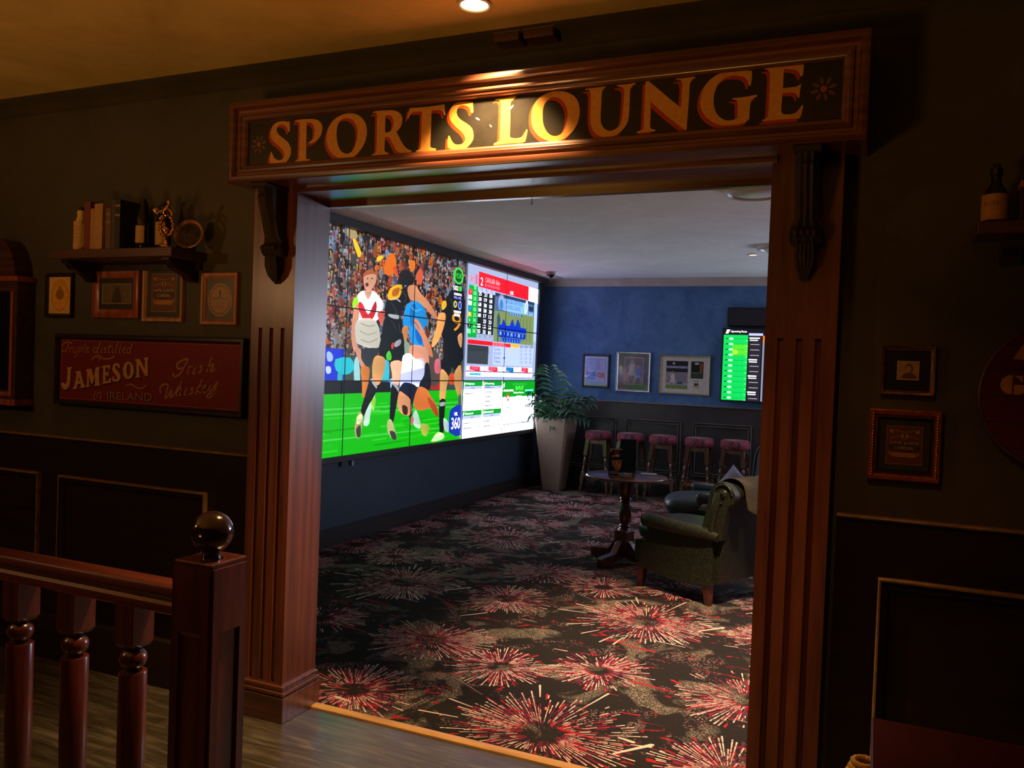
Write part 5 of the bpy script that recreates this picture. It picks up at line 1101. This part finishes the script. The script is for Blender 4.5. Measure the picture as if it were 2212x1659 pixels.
def d_foot(P, a, b):
    P.rect(-a, -b, a, b, 'd8d4c8')
    x0, x1, z0, z1 = -a*.80, a*.13, -b*.80, b*.78
    P.rect(x0, z0, x1, z1, '1c1c26'); P.rect(x0, z0, x1, z0+b*.2, '6a9a38'); P.rect(x0, z0+b*.2, x1, z0+b*.32, 'a0b4cc'); P.rect(x0, z0+b*.32, x1, z0+b*.95, '98909a')
    for k in range(70): P.ell(R.uniform(x0+.005, x1-.005), R.uniform(z0+b*.36, z0+b*.92), .005, .006, R.choice(['6a626a', 'c0b8b0', '504a58', 'b09a90']), P.L+1 if k else None, n=6)
    P.L += 2
    P.rect(x0, z0+b*1.16, x1, z0+b*1.3, '888ca8'); P.text('STANDINGS CORNER', x0+.02, z0+b*1.185, b*.07, 'd8dcf0', (x1-x0)*.8)
    figure(P, x0+a*.30, z0+b*.04, b*.95, (.72, .70, .68), (.66, .62, .60), lean=-.3); figure(P, x0+a*.62, z0+b*.02, b*.82, (.16, .28, .5), (.05, .06, .09), lean=-.2); P.ell(x0+a*.32, z0+b*1.44, b*.07, b*.07, 'd0d4dc')
    P.rect(a*.26, -b*.18, a*.78, b*.78, '141c1c'); P.rect(a*.62, -b*.02+b*.2, a*.75, b*.7, '9a5028'); P.rect(a*.28, -b*.16, a*.76, b*.12, '3c4a3c'); P.rect(a*.28, b*.13, a*.74, b*.16, '60b870'); P.ell(a*.5, b*.66, a*.10, b*.06, 'd0d4d8')
    P.rect(a*.38, -b*.34, a*.62, -b*.30, '686868'); P.rect(a*.39, -b*.72, a*.61, -b*.42, 'b8a888'); P.ell(a*.48, -b*.52, a*.06, b*.06, '202428'); P.ell(a*.56, -b*.5, a*.03, b*.06, '202428')
x0, z1 = bz(476, 108); x1, z0 = bz(712, 427)
pframe('picture_frame', 'black frame with a pale blue certificate, leftmost on the blue wall by the plant', x0, x1, z0, z1, BW, 'darkwood', .022, .03, d_doc, glaze='glazed')
x0, z1 = bz(790, 85); x1, z0 = bz(1098, 469)
pframe('picture_frame', 'silver frame with an old photo of players, middle one on the blue wall', x0, x1, z0, z1, BW, 'silver', .028, .035, d_men, glaze='glazed')
x0, z1 = bz(1198, 114); x1, z0 = bz(1658, 498)
pframe('picture_frame', 'wide pale gold frame with a football photo in a cream mount on the blue wall', x0, x1, z0, z1, BW, 'gold_pale', .022, .035, d_foot, glaze='glazed')

# ================================================================== LOUNGE CEILING
def vent(x, y, r, label):
    t = thing('round_air_vent', label, 'vent', (x, y, CEIL_L), 0, 'round vents in the lounge ceiling')
    MB().lathe([(r*.80, -.002), (r*.84, -.028), (r*.92, -.032), (r, -.02), (r*1.02, 0)], 48, cap=False).build('outer_ring', 'white', t, 40)
    MB().lathe([(.001, -.026), (r*.70, -.024), (r*.74, -.018), (r*.70, -.010)], 48).build('disc', 'white', t, 40)
    MB().lathe([(r*.70, -.003), (r*.84, -.003)], 48, cap=False).build('gap', 'black', t)
q = onZ(1540+(188+1180)/2/8.29, 380+283/8.29, CEIL_L); q2 = onZ(1540+188/8.29, 380+270/8.29, CEIL_L)
vent(q2.x+.185, q2.y+.02, .19, 'larger round white ceiling vent cut by the right pilaster')
q2 = onZ(1540+795/8.29, 380+1275/8.29, CEIL_L)
vent(q2.x+.185, q2.y+.02, .19, 'further round white ceiling vent beside the small lit downlight')
q = onZ(1627, 549.5, CEIL_L); downlight('downlight', q.x, q.y, CEIL_L, .038, 'small lit warm downlight in the white lounge ceiling', 'lampgl2')
q = onZ(1147, 421, 2.15)
hk = thing('ceiling_hook', 'tiny dark hook hanging from the middle of the lintel', 'hook', (onY(1147, 418, 2.955).x, 2.965, 2.150))
MB().tube([(0, 0, 0), (0, 0, -.012), (.004, 0, -.018), (.0, 0, -.024), (-.004, 0, -.018)], .0015, 6).build('hook_wire', 'black', hk, 60)
# ================================================================== CARPET
PX, PY = 1.67, 1.715
cp = MB(); cp.box(-3.95, XR, 2.93, 9.95, -.1, .002)
co = cp.build('carpet', 'carpet'); tag(co, 'dark patterned lounge carpet with red and cream starbursts and grey mesh', 'carpet')
P = Paint(1.5e-4); RC = random.Random(5)
CR_, PK, RD, MR, OL = (.66, .52, .45), (.50, .30, .29), (.36, .016, .030), (.13, .018, .050), (.19, .17, .14)
def dash(x, y, a, l, wd, col, lay):
    c, s = cos(a), sin(a); h = wd/2
    P.raw([(x-s*h*.5, y+c*h*.5), (x+s*h*.5, y-c*h*.5), (x+c*l+s*h, y+s*l-c*h), (x+c*(l+h)*1.0, y+s*(l+h)), (x+c*l-s*h, y+s*l+c*h)], [(0, 1, 2, 3, 4)], col, lay)
def burst(cx, cy, r, kind, rg):
    n = int(64+r*95)
    for lay, (r0, r1, cols, wd, p) in enumerate(((.16, .95, (MR, RD, MR), .010, .62), (.22, 1.0, (PK, CR_, MR, PK), .0068, .78))):
        for i in range(n):
            a = 2*pi*(i+rg.uniform(-.35, .35))/n; x = r*(r0+rg.uniform(0, .08)); end = r*rg.uniform(.62, 1.0)*r1
            sect = .6+.4*sin(a*2+cx*3+kind)
            while x < end:
                l = rg.uniform(.012, .045)*(1+1.2*x/r)
                c = cols[int(rg.random()*len(cols))]
                if lay == 1 and x > r*.6: c = CR_ if rg.random() < .6 else PK
                if rg.random() < p*sect+.25: dash(cx+cos(a)*x, cy+sin(a)*x, a, min(l, end-x+.01), wd*(.55+.8*x/r), c, 1+lay)
                x += l+rg.uniform(.004, .012)
    if kind == 0:   # long loose rays
        for i in range(9):
            a = rg.uniform(0, 2*pi); dash(cx+cos(a)*r*.85, cy+sin(a)*r*.85, a, r*rg.uniform(.15, .45), .011, CR_, 3)
ties = ((0, 0, .43, 0), (-.95, .775, .36, 1), (-.455, .60, .27, 2), (.0, .79, .27, 3), (-.92, 0, .33, 4))
for i in range(-2, 4):
    for j in range(-1, 4):
        for (dx, dy, r, k) in ties:
            cx, cy = -1.19+i*PX+dx, 3.15+j*PY+dy
            if cx < -4.2 or cx > 2.0 or cy > 10.1 or cy < 2.6: continue
            burst(cx, cy, r, k, random.Random(k*13+1))
        # loose red and grey strokes between the bursts
        rg = random.Random(77)
        for q_ in range(26):
            x, y = -1.19+i*PX+rg.uniform(-1.1, .57), 3.15+j*PY+rg.uniform(-.2, 1.5); a = rg.choice([0, .1, -.2, .9, 2.6, -.7, 3.0]); l = rg.uniform(.05, .22); c = rg.choice([RD, RD, OL, OL, CR_])
            if -3.9 < x < 1.9 and 2.96 < y < 9.85: dash(x, y, a, l, rg.uniform(.008, .022), c, 4)
keep = [all(-3.93 < P.v[i][0] < 2.9 and 2.955 < P.v[i][1] < 9.93 for i in f) for f in P.f]
P.f = [f for f, k in zip(P.f, keep) if k]
# strip unused vertices
used = sorted({i for f in P.f for i in f}); mp_ = {o: n for n, o in enumerate(used)}
P.v = [P.v[i] for i in used]; P.c = [P.c[i] for i in used]; P.f = [tuple(mp_[i] for i in f) for f in P.f]
P.build('starburst_pattern', 'carpetprint', co, lambda u, v, d: (u, v, .0022+d))

# ================================================================== PLANT POT
pc = (-3.56, 9.55)
pl = t = thing('potted_palm', 'leafy green palm in a tall tapered sandy planter in the far corner', 'plant', (pc[0], pc[1], .0035))
V = []; F = []
secs = ((0, .115), (.02, .118), (.45, .165), (.86, .212), (.885, .215), (.885, .200), (.84, .196))
for z, h in secs:
    k = h*.12
    for sx, sy in ((-1, -1), (1, -1), (1, 1), (-1, 1)):
        for e in ((0, 1), (1, 0)) if sx*sy > 0 else ((1, 0), (0, 1)):
            V.append((sx*(h-k*e[0]), sy*(h-k*e[1]), z))
n = 8
for j in range(len(secs)-1):
    for i in range(n): F.append((j*n+i, j*n+(i+1) % n, (j+1)*n+(i+1) % n, (j+1)*n+i))
F.append(tuple(range(n)))
MB().add(V, F).build('pot_wall', 'pot', t, 25)
MB().box(-.19, .19, -.19, .19, .80, .84).build('soil', 'soil', t)
RP = random.Random(3)
def frond(b, az, lean, L, nl, wl_, droop=1.0, wid=.011):
    pts = []; x = y = 0; z = 0; ang = lean
    for i in range(9):
        pts.append(Vector((x*cos(az), x*sin(az), z))); st = L/8
        x += sin(ang)*st; z += cos(ang)*st; ang += droop*.14
    b.tube(pts, [.006-.0005*i for i in range(9)], 5)
    sd = Vector((-sin(az), cos(az), 0))
    for i in range(nl):
        f = .25+.75*i/(nl-1); k = f*8; a = int(min(k, 7)); p = pts[a].lerp(pts[a+1], k-a); tdir = (pts[a+1]-pts[a]).normalized()
        for s in (-1, 1):
            l = wl_*(.55+.6*sin(pi*min(1, f*.95)))*RP.uniform(.85, 1.1); d = (sd*s*.9+tdir*.55).normalized(); up = tdir.cross(d).normalized()
            m1, m2, e = p+d*l*.35+Vector((0, 0, .012)), p+d*l*.7, p+d*l+Vector((0, 0, -.35*l))
            wv_ = tdir*wid
            o = len(b.v); b.v += [tuple(q) for q in (p, m1+wv_, m2+wv_*.9-Vector((0, 0, .06*l)), e, m2-wv_*.9-Vector((0, 0, .06*l)), m1-wv_)]
            b.f += [(o, o+1, o+5), (o+1, o+2, o+4, o+5), (o+2, o+3, o+4)]
def clampv(b):
    b.v = [(max(p[0], -.235+.02*math.tanh((p[0]+.235)*8)) if p[0] < -.235 else p[0], min(p[1], .33+.03*math.tanh((p[1]-.33)*8)) if p[1] > .33 else p[1], p[2]) for p in b.v]
for k, (az, ln_, L, nl) in enumerate(((-1.5, .04, .80, 11), (-1.0, .35, .62, 9), (-2.4, .40, .58, 9), (-.5, .50, .62, 9), (.3, .6, .5, 8), (-2.9, .55, .5, 8), (-1.9, .62, .50, 8), (-.1, 1.0, .44, 8), (-2.6, .95, .40, 7), (-1.3, .9, .42, 8), (-.8, .75, .5, 8))):
    fr = MB(); frond(fr, az, ln_, L, max(6, nl-2), .25, wid=.021); clampv(fr); fr.xf(Matrix.Translation((0, 0, .84))); fr.build('frond', 'leaf', pl)
for k in range(34):
    az = RP.uniform(-3.0, .6); r0 = RP.uniform(.02, .12); L = RP.uniform(.14, .27); el = RP.uniform(-.35, .9); wd = RP.uniform(.025, .045)
    lv = MB(); d = Vector((cos(az)*cos(el), sin(az)*cos(el), sin(el))); s = Vector((-sin(az), cos(az), 0)); p = Vector((r0*cos(az), r0*sin(az), RP.uniform(.0, .12)))
    pts = [p, p+d*L*.35+s*wd, p+d*L*.7+s*wd*.8-Vector((0, 0, .02)), p+d*L-Vector((0, 0, .06)), p+d*L*.7-s*wd*.8-Vector((0, 0, .02)), p+d*L*.35-s*wd]
    c = [p+d*L*.35-Vector((0, 0, .012)), p+d*L*.7-Vector((0, 0, .035))]
    lv.add(pts+c, [(0, 1, 6), (0, 6, 5), (1, 2, 7, 6), (6, 7, 4, 5), (2, 3, 7), (7, 3, 4)])
    clampv(lv); lv.xf(Matrix.Translation((0, 0, .84))); lv.build('leaf', 'leaf2', pl, 60)

# ================================================================== BAR STOOLS
def make_stool():
    t = thing('bar_stool', '', 'stool', (0, 0, 0), 0, 'row of bar stools')
    H = .752; r = .165
    MB().lathe([(.0, H-.102), (r*.9, H-.100), (r*.99, H-.09), (r, H-.05), (r*.985, H-.022), (r*.93, H-.006), (r*.8, H), (0, H+.004)], 32).build('seat', 'velvet', t, 60)
    ap = MB()
    for k in range(4):
        a = k*pi/2; b = MB().box(-.10, .10, -.112, -.094, H-.150, H-.100); b.xf(Matrix.Rotation(a, 4, 'Z')); ap.add(b.v, b.f)
    ap.build('apron', 'stoolwood', t)
    for sx, sy in ((-1, -1), (1, -1), (1, 1), (-1, 1)):
        T = Vector((sx*.103, sy*.103, H-.10)); B = Vector((sx*.165, sy*.160, 0)); ax = B-T
        def at(f): return T+ax*f
        leg = MB(); rot = Vector((0, 0, -1)).rotation_difference(ax.normalized()).to_matrix().to_4x4()
        Lg = ax.length
        g = MB().box(-.023, .023, -.023, .023, -.20, .0, .002); g.box(-.021, .021, -.021, .021, -.52, -.40, .002)
        pr = [(.013, -.20), (.018, -.208), (.012, -.216), (.017, -.235), (.020, -.26), (.016, -.29), (.011, -.31), (.017, -.32), (.011, -.33), (.015, -.35), (.019, -.37), (.012, -.385), (.016, -.395), (.016, -.40)]
        g.lathe(pr, 14, cap=False)
        g.lathe([(.013, -.52), (.017, -.53), (.011, -.54), (.016, -.57), (.018, -.59), (.013, -.62), (.009, -Lg+.02), (.012, -Lg+.01), (.011, -Lg)], 14)
        g.v = [tuple(T+rot @ Vector(p)) for p in g.v]
        g.build('leg', 'turned', t, 40)
    fr_ = MB(); z = .215; w_ = .150
    for sy in (-1, 1): fr_.box(-w_, w_, sy*.140-.010, sy*.140+.010, z-.012, z+.022, .002)
    for sx in (-1, 1): fr_.box(sx*w_-.010, sx*w_+.010, -.132, .132, z-.012, z+.022, .002)
    fr_.build('foot_rail', 'stoolwood', t)
    return t
st0 = make_stool()
zc = lambda x, y: (1150+x/4.337, 740+y/4.337)
labs = ['maroon velvet bar stool nearest the planter, leftmost of the row', 'maroon velvet bar stool behind the menu holder, second from the planter',
        'maroon velvet bar stool in the middle of the row by the panelled wall', 'maroon velvet bar stool, second from the right in the row', 'maroon velvet bar stool at the right end of the row, behind the cushion']
for k, (l, r_, b_) in enumerate(((495, 745, 893), (797, 1045, 915), (1093, 1353, 937), (1428, 1695, 958), (1760, 2037, 980))):
    o = st0 if k == 0 else copytree(st0)
    q = onZ(*zc((l+r_)/2, b_), .70); dist = (9.66-q.y) if k < 0 else 0
    # seat centre height is .70; keep the row parallel to the wall
    d = ray(*zc((l+r_)/2, b_)); p = CP+d*(9.60/d.y)
    o.location = (p.x, 9.60, .0035); o.rotation_euler = (0, 0, (.05, -.08, .03, .0, -.04)[k]); o['label'] = labs[k]

# ================================================================== PEDESTAL TABLE
TX, TY_, TZ = -1.735, 6.27, .685
TZ -= .0025
tb_ = thing('pedestal_table', 'small round dark wooden pedestal table in front of the stools', 'table', (TX, TY_, .0035))
MB().lathe([(.0, TZ-.028), (.29, TZ-.028), (.312, TZ-.02), (.318, TZ-.012), (.312, TZ-.004), (.298, TZ), (0, TZ)], 64).build('tabletop', wood('dark_tabletop', (.05, .018, .012), (.10, .035, .025), 'x', .18, coat=.5), tb_, 30)
MB().lathe([(.003, TZ-.03), (.060, TZ-.03), (.062, TZ-.06), (.060, TZ-.14), (.050, TZ-.165), (.040, TZ-.175), (.048, TZ-.187), (.036, TZ-.198), (.046, TZ-.210), (.030, TZ-.222), (.034, TZ-.26), (.048, TZ-.31), (.046, TZ-.35), (.032, TZ-.385), (.046, TZ-.398), (.034, TZ-.41), (.050, TZ-.425), (.056, TZ-.435), (.003, TZ-.436)], 28).build('column', 'mahog', tb_, 40)
MB().box(-.055, .055, -.055, .055, .10, TZ-.434, .003).xf(Matrix.Rotation(radians(-20), 4, 'Z')).build('plinth_block', 'mahog', tb_)
for k in range(4):
    a = radians(-20)+k*pi/2-pi/2
    f = MB().prism([(0, .05), (0, .175), (.05, .175), (.085, .15), (.14, .085), (.30, .072), (.305, .06), (.305, .0), (.22, .0), (.19, .022), (.07, .03)], 'y', -.028, .028).xf(Matrix.Rotation(a, 4, 'Z'))
    f.build('foot', 'mahog', tb_, mods=bevel(.004))
TZ += .0025
# table-top items
def ontable(px, py): q = onZ(px, py, TZ); return q
q = ontable(1260+405/5.926, 960+388/5.926)
mc = thing('menu_card', 'dark folded drinks card with an orange glass picture standing on the round table', 'menu card', (q.x, q.y, TZ), .30)
mco = MB().prism([(-.022, 0), (-.020, 0), (.001, .205), (.022, 0), (.020, 0), (.0, .19)], 'x', -.052, .052).build('card', mat('black_card_stock', (.02, .012, .01), .35), mc)
P = Paint(1.5e-4); P.rect(-.052, 0, .052, .205, (.018, .010, .010)); P.ell(-.038, .185, .006, .006, (.8, .7, .5)); P.rect(-.01, .155, .026, .195, (.22, .05, .02)); P.ell(.012, .15, .02, .01, (.7, .55, .3)); P.rect(-.03, .14, -.01, .15, (.6, .5, .3)); P.rect(-.045, .196, .050, .203, (.65, .6, .55))
P.poly([(-.03, .115), (.05, .12), (.046, .06), (.02, .03), (.0, .04), (-.02, .07)], (.50, .14, .02)); P.text('13', -.02, .07, .035, (.95, .75, .4), .035); P.poly([(.02, .05), (.03, .10), (.04, .09), (.03, .045)], (.85, .45, .2)); P.rect(-.045, .012, .045, .018, (.5, .5, .5)); P.text('OLD FASHIONED', -.045, .022, .008, (.8, .8, .7), .06)
P.build('card_face', 'print', mco, lambda u, v, d: (u, -.0225+v*.104-d, v))
q = ontable(1260+580/5.926, 960+372/5.926)
mh = thing('menu_holder', 'clear upright menu holder with a dark blue leaflet on the round table', 'menu holder', (q.x, q.y+.03, TZ), .16)
MB().box(-.078, .078, -.034, .034, 0, .004).build('base', 'acrylic', mh)
MB().box(-.078, .050, -.034, -.031, .004, .275).build('front_sheet', 'acrylic', mh)
MB().box(-.076, .048, -.030, -.027, .006, .270).build('leaflet', mat('slate_blue_leaflet', (.022, .036, .05), .6, .3, 14), mh)
MB().box(.048, .0505, -.030, .034, .004, .272).box(-.078, -.0755, -.030, .034, .004, .272).build('side_sheet', 'acrylic', mh)
q = ontable(1260+530/5.926, 960+400/5.926)
cf = thing('coaster_set', 'low clear caddy of coloured coasters in front of the menu holder', 'coasters', (q.x, q.y-.0, TZ), .25)
MB().box(-.05, .05, -.025, .025, 0, .004).box(-.05, -.046, -.025, .025, .0, .03).box(-.006, -.002, -.025, .025, 0, .03).box(.046, .05, -.025, .025, 0, .03).build('tray', 'silver', cf)
MB().box(-.044, -.008, -.02, .02, .004, .016).build('green_coasters', mat('green_card', (.2, .42, .2), .6), cf); MB().box(0, .044, -.02, .02, .004, .016).build('red_coasters', mat('tan_card', (.5, .3, .2), .6), cf)
q = ontable(1260+840/5.926, 960+378/5.926)
nk = MB().box(-.06, .06, -.035, .035, 0, .0015).build('paper_napkin', mat('pale_paper', (.4, .4, .5), .8)); nk.location = (q.x, q.y, TZ+.0004); nk.rotation_euler = (0, 0, .3); tag(nk, 'thin pale paper slip lying on the right of the round table', 'paper')

# ================================================================== ARMCHAIRS  (local: x forward, y to the chair's left, seat faces +x)
def cush(x0, x1, y0, y1, z0, z1, r=.04, b=None):
    b = b or MB(); b.box(x0, x1, y0, y1, z0, z1, r); return b
def armchair(name, label, loc, rz, fab, near=True, bh=0, cx=0):
    t = thing(name, label, 'armchair', (loc[0], loc[1], 0), rz)
    W2 = .345
    pr = [(-.34, .15), (-.12, .115), (.10, .135), (.25, .16), (.285, .18), (.305, .24), (.295, .29), (.25, .33), (-.34, .33)]
    MB().prism(smoothpts([(p[0], p[1], 1) if p[0] < -.3 else p for p in pr], 3), 'y', -W2+.045, W2-.045).build('seat_base', fab, t, 40, bevel(.008, 2))
    MB().box(-.28, .395+cx, -W2+.065, W2-.065, .26, .50, .09).build('seat_cushion', fab, t, 60, subsurf(2))
    for s in (-1, 1):
        y = s*(W2-.025)
        sp = [(-.36, .14), (-.20, .118), (-.05, .112), (.12, .13), (.225, .155), (.245, .24), (.225, .30), (.185, .35), (.175, .41), (.20, .46), (.20, .50), (-.36, .47)]
        sp = smoothpts([(p[0], p[1], 1) if p[0] < -.3 or p[1] > .48 else p for p in sp], 3)
        MB().prism(sp, 'y', min(y, y-s*.055), max(y, y-s*.055)).build('side_panel', fab, t, 40, bevel(.01, 2))
        am = MB().tube([(-.40, y-s*.01, .455), (-.30, y-s*.005, .468), (-.15, y, .470), (.02, y+s*.003, .476), (.14, y+s*.006, .482), (.185, y+s*.008, .484), (.207, y+s*.008, .483), (.213, y+s*.008, .482)], [.030, .040, .044, .047, .050, .048, .036, .014], 20)
        amo = am.build('armrest', fab, t, 60)
        MB().tube([(.196, y+s*.008+.045*cos(a), .483+.045*sin(a)) for a in [i*pi/10 for i in range(21)]], .0035, 6, cap=False).build('arm_piping', fab, amo, 60)
    bk_ = [(-.27, .33), (-.285, .50), (-.315, .62), (-.335, .72+bh), (-.355, .775+bh), (-.40, .80+bh), (-.455, .79+bh), (-.495, .755+bh), (-.495, .71+bh), (-.46, .685+bh), (-.44, .60), (-.41, .40), (-.385, .15), (-.30, .15)]
    MB().prism(smoothpts([(p[0], p[1], 1) if p[1] < .4 else p for p in bk_], 3), 'y', -W2+.07, W2-.07).build('backrest', fab, t, 50, bevel(.01, 2))
    for s in (-1, 1):
        y = s*(W2-.055)
        wing = [(-.27, .44), (-.275, .52), (-.30, .62), (-.315, .70+bh), (-.335, .765+bh), (-.375, .805+bh), (-.43, .812+bh), (-.485, .785+bh), (-.515, .735+bh), (-.505, .69+bh), (-.47, .672+bh), (-.45, .60), (-.42, .44)]
        bso = MB().prism(smoothpts([(p[0], p[1], 1) if p[1] < .45 else p for p in wing], 3), 'y', y-.028, y+.028).build('back_side', fab, t, 50, bevel(.012, 3))
        sc_ = [(-.425+.062*cos(a)*(1-.03*i), y+s*.030, .735+bh+.058*sin(a)*(1-.03*i)) for i, a in enumerate([-1.2-.38*j for j in range(16)])][::-1]
        MB().tube([(-.425+.066*cos(a), y+s*.030, .738+bh+.062*sin(a)) for a in [3.14-.33*j for j in range(15)]][::-1]+[(-.475, y+s*.03, .66) if False else (-.486, y+s*.030, .715+bh)][:0]+[(-.352, y+s*.030, .66+bh), (-.325, y+s*.030, .56), (-.315, y+s*.030, .49)][:0], [.008]*15, 8).build('scroll_piping', fab, bso, 60)
        MB().tube([(-.39, y+s*.028, .745+bh), (-.385, y+s*.030, .70+bh), (-.365, y+s*.031, .62), (-.352, y+s*.030, .53), (-.345, y+s*.028, .47)], [.020, .030, .026, .022, .018], 12).build('inner_roll', fab, bso, 60)
        MB().lathe([(.0, -.012), (.022, -.008), (.030, 0), (.022, .012), (.0, .016)], 20, (-.425, y+s*.024, .742+bh), 'y').build('scroll_button', fab, bso, 60)
    for sx, sy in ((1, -1), (1, 1), (-1, -1), (-1, 1)):
        x = .235 if sx > 0 else -.31; y = sy*(W2-.06)
        g = MB().add([(x-.028, y-.028, .17), (x+.028, y-.028, .17), (x+.028, y+.028, .17), (x-.028, y+.028, .17), (x-.018+sx*.015, y-.018, .0025), (x+.018+sx*.015, y-.018, .0025), (x+.018+sx*.015, y+.018, .0025), (x-.018+sx*.015, y+.018, .0025)],
                 [(0, 1, 2, 3), (4, 5, 6, 7), (0, 1, 5, 4), (1, 2, 6, 5), (2, 3, 7, 6), (3, 0, 4, 7)])
        g.build('leg', 'mahog', t)
    return t
d0 = Vector((-.51, .25)); fa = atan2(d0.y, d0.x)
ac = armchair('armchair', 'olive patterned rolled-arm armchair at the right of the opening with a throw on its back', (-1.085, 5.80), fa, 'chairfab')
# throw folded over the back
th = thing('throw_blanket', 'olive throw draped over the back of the nearer armchair', 'blanket', (-1.085, 5.80, 0), fa)
tp = [(-.318, .67), (-.322, .745), (-.345, .795), (-.385, .822), (-.435, .826), (-.49, .802), (-.528, .748), (-.53, .70)]
g = MB(); n = 14; V = []; F = []
sp_ = smoothpts([(p[0], p[1]) for p in tp], 3)[:-3]
for i, (x, z) in enumerate(sp_):
    for j in range(n):
        f = j/(n-1); y = -.22+.44*f; zz = z
        if i >= len(sp_)-4: zz = z-(.12-.10*abs(f-.72)*1.6)*(i-len(sp_)+5)/4
        V.append((x-.006*sin(f*9+i*.4), y, zz+.003*sin(f*14)))
for i in range(len(sp_)-1):
    for j in range(n-1): F.append((i*n+j, i*n+j+1, (i+1)*n+j+1, (i+1)*n+j))
def solid(o): d = o.modifiers.new('Solidify', 'SOLIDIFY'); d.thickness = .006; d.offset = 1; e = o.modifiers.new('Subdivision', 'SUBSURF'); e.levels = e.render_levels = 1
g.add(V, F).build('cloth', 'throw', th, 60, solid)
fb = atan2(-.25, -.97)
ac2 = armchair('armchair', 'slate blue leather armchair standing behind the olive one', (-1.16, 7.12), fb, 'chairfab2', False, bh=.09, cx=.07)
pw = thing('scatter_cushion', 'pale lilac cushion with a pointed corner on the far armchair', 'cushion', (-1.04, 7.08, .455), .6)
V = []; F = []; n = 12
for i in range(n+1):
    for j in range(n+1):
        u, v = -1+2*i/n, -1+2*j/n; pin = 1-.10*(1-abs(u*v)); h = .055*(max(0, 1-u*u)*max(0, 1-v*v))**.45
        V.append((u*.115*pin, h, v*.115*pin)); 
for i in range(n+1):
    for j in range(n+1): p = V[i*(n+1)+j]; V.append((p[0], -p[1], p[2]))
o = (n+1)**2
for i in range(n):
    for j in range(n):
        a = i*(n+1)+j; F.append((a, a+1, a+n+2, a+n+1)); F.append((o+a, o+a+n+1, o+a+n+2, o+a+1))
MB().add(V, F).xf(Matrix.Translation((0, 0, .13)) @ Matrix.Rotation(radians(42), 4, 'Y')).build('cover', 'pillow', pw, 60)
